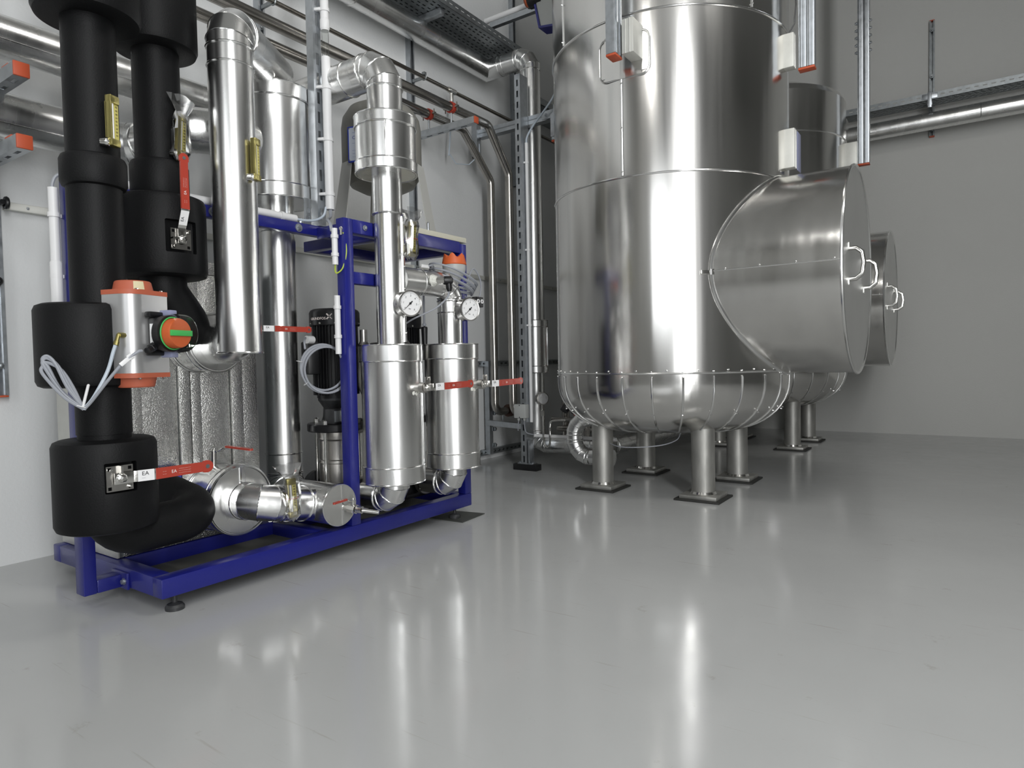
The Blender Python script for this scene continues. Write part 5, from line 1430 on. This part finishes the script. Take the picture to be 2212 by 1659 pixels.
def wheel(label, c, ax, r, spokes=4):
    t = thing('hand_wheel', label, 'valve wheel', c)
    d, u, v_ = frame_of(ax); c = V(c)
    b = MB().ring(c, d, r, 0.009, 36, 10)
    for k in range(spokes):
        a = 2 * pi * k / spokes + 0.4; b.cyl(c, c + (u * cos(a) + v_ * sin(a)) * r, 0.006, n=8)
    b.lathe([(0.016, -0.015), (0.016, 0.015)], c, d, 12)
    b.build('wheel_rim', 'red_paint', t)
    b = MB().cyl(c - d * 0.10, c, 0.010, n=10).lathe([(0.035, -0.17), (0.045, -0.15), (0.03, -0.10), (0.02, -0.09)], c, d, 16)
    b.build('valve_bonnet', 'cast', t)
    e = c - d * 0.16
    MB().cyl(e + V((0, 0, 0.03)), V((e.x, e.y, 0.20)), 0.03, n=16).build('riser_pipe', 'pipe_steel', t)

wheel('red hand wheel on the wall side behind the front tank edge', (-2.50, 4.42, 0.90), (0.8, -0.6, 0), 0.085)
wheel('red hand wheel low behind the S-shaped pipe', (-2.22, 4.05, 0.44), (0.35, -0.9, 0.15), 0.060)
b = MB().lathe([(0.04, 0), (0.06, 0.02), (0.06, 0.09), (0.045, 0.10), (0.045, 0.16)], (-2.36, 4.14, 0.47), (0.6, 0.3, -0.2), 20).lathe([(0.03, 0), (0.03, 0.14)], (-2.40, 4.10, 0.43), (0.2, 0.5, 0.6), 14)
tag(b.build('cast_valve', 'cast', None), 'dark cast valve body in the shade between post and tank', 'valve')
t = thing('steel_pipe', 'bare pipes running low under the front tank from the corner', 'pipe', (-2.3, 4.4, 0.2))
MB().sweep([V((-2.66, 4.45, 0.26)), V((-2.30, 4.45, 0.26)), V((-2.27, 4.48, 0.26)), V((-2.27, 6.9, 0.26))], 0.024, 16).build('bare_pipe', 'pipe_steel', t)
MB().sweep([V((-2.66, 4.36, 0.34)), V((-2.22, 4.36, 0.34)), V((-2.19, 4.39, 0.34)), V((-2.19, 6.9, 0.34))], 0.018, 16).build('bare_pipe', 'pipe_steel', t)
MB().sweep(smooth([(-1.80, 3.62, 0.285), (-1.70, 3.55, 0.278), (-1.58, 3.54, 0.283), (-1.46, 3.60, 0.295), (-1.40, 3.68, 0.32), (-1.39, 3.72, 0.36)]), 0.003, 8).build('wire', 'cable', None)
o = bpy.data.objects['wire.001']; tag(o, 'thin grey wire sagging between two legs of the front tank', 'cable')

# actuator, box and conduit at the top edge left of the front tank
t = thing('flow_actuator', 'round black and orange actuator with grey blue-edged box at the top beside the tank', 'actuator', (-2.45, 3.95, 3.2))
MB().lathe([(0.05, 0.0), (0.062, 0.006), (0.062, 0.06), (0.055, 0.066)], (-2.545, 3.96, 3.32), (1, 0.1, 0), 36).build('indicator_base', 'black', t)
MB().lathe([(0.0, -0.012), (0.046, -0.012), (0.048, 0.0)], (-2.545, 3.96, 3.32), (1, 0.1, 0), 36, caps=False).build('indicator_drum', 'orange', t)
MB().lathe([(0, -0.024), (0.045, -0.022), (0.056, -0.01), (0.058, 0.01)], (-2.545, 3.96, 3.32), (1, 0.1, 0), 36, caps=False).build('clear_cover', 'dome', t)
b = MB(); b.prism([(-0.10, 0.20), (-0.065, 0.03), (0.12, 0.0), (0.14, 0.20)], 0.09, Matrix(((1, 0, 0, -2.38), (0, 0, 1, 3.95), (0, 1, 0, 3.075), (0, 0, 0, 1)))); b.build('grey_housing', 'grey_plastic', t)
b = MB(); b.prism([(-0.115, 0.20), (-0.078, 0.018), (0.13, -0.016), (0.13, 0.0), (-0.066, 0.03), (-0.102, 0.20)], 0.11, Matrix(((1, 0, 0, -2.38), (0, 0, 1, 3.94), (0, 1, 0, 3.075), (0, 0, 0, 1)))); b.build('blue_edge', 'blue', t)
conduit('white conduit sloping from the tray end to the black and orange actuator', (-3.03, 4.1, 3.375), (-2.60, 4.1, 3.375), 0.020, (), (0, 0, -1))
t = thing('bracket_arm', 'short open channel below the sloping white conduit by the cable tray', 'support arm', (-2.95, 4.1, 3.3))
channel(MB(), (-2.98, 4.1, 3.325), (-2.50, 4.1, 3.325), 0.038, (0, 0, -1), slots=False).build('channel_section', 'galv', t)
cable('cable', 'grey cables leaving the conduit end at the cable tray', [(-3.03, 4.1, 3.375), (-3.07, 4.1, 3.365), (-3.10, 4.1, 3.33), (-3.10, 4.1, 3.26), (-3.09, 4.1, 3.165)], 0.010)

# repeats of a kind share a group phrase
GROUPS = {'ball_valve': 'red lever ball valves', 'thermometer': 'brass angle thermometers', 'pressure_gauge': 'round pressure gauges', 'booster_pump': 'vertical booster pumps',
          'storage_tank': 'upright stainless steel tanks', 'hanging_strut': 'capped struts on the tank lugs', 'wall_strut': 'struts fixed to the walls', 'jacketed_pipe': 'bright metal jacketed pipes',
          'insulated_pipe': 'black foam insulated pipes', 'steel_pipe': 'bare steel pipes', 'conduit': 'white plastic conduits', 'cable': 'loose cables', 'hand_wheel': 'red hand wheels',
          'pipe_clamp': 'orange lined pipe clamps', 'bracket_arm': 'capped bracket arms', 'cable_tray': 'perforated cable trays', 'wall_pipe': 'insulated pipes along the walls', 'vent_bottle': 'stainless vent bottles',
          'cable_coil': 'coils of grey cable'}
for o in C.objects:
    if o.parent is None and 'category' in o and 'group' not in o:
        g = GROUPS.get(o.name.split('.')[0])
        if g: o['group'] = g
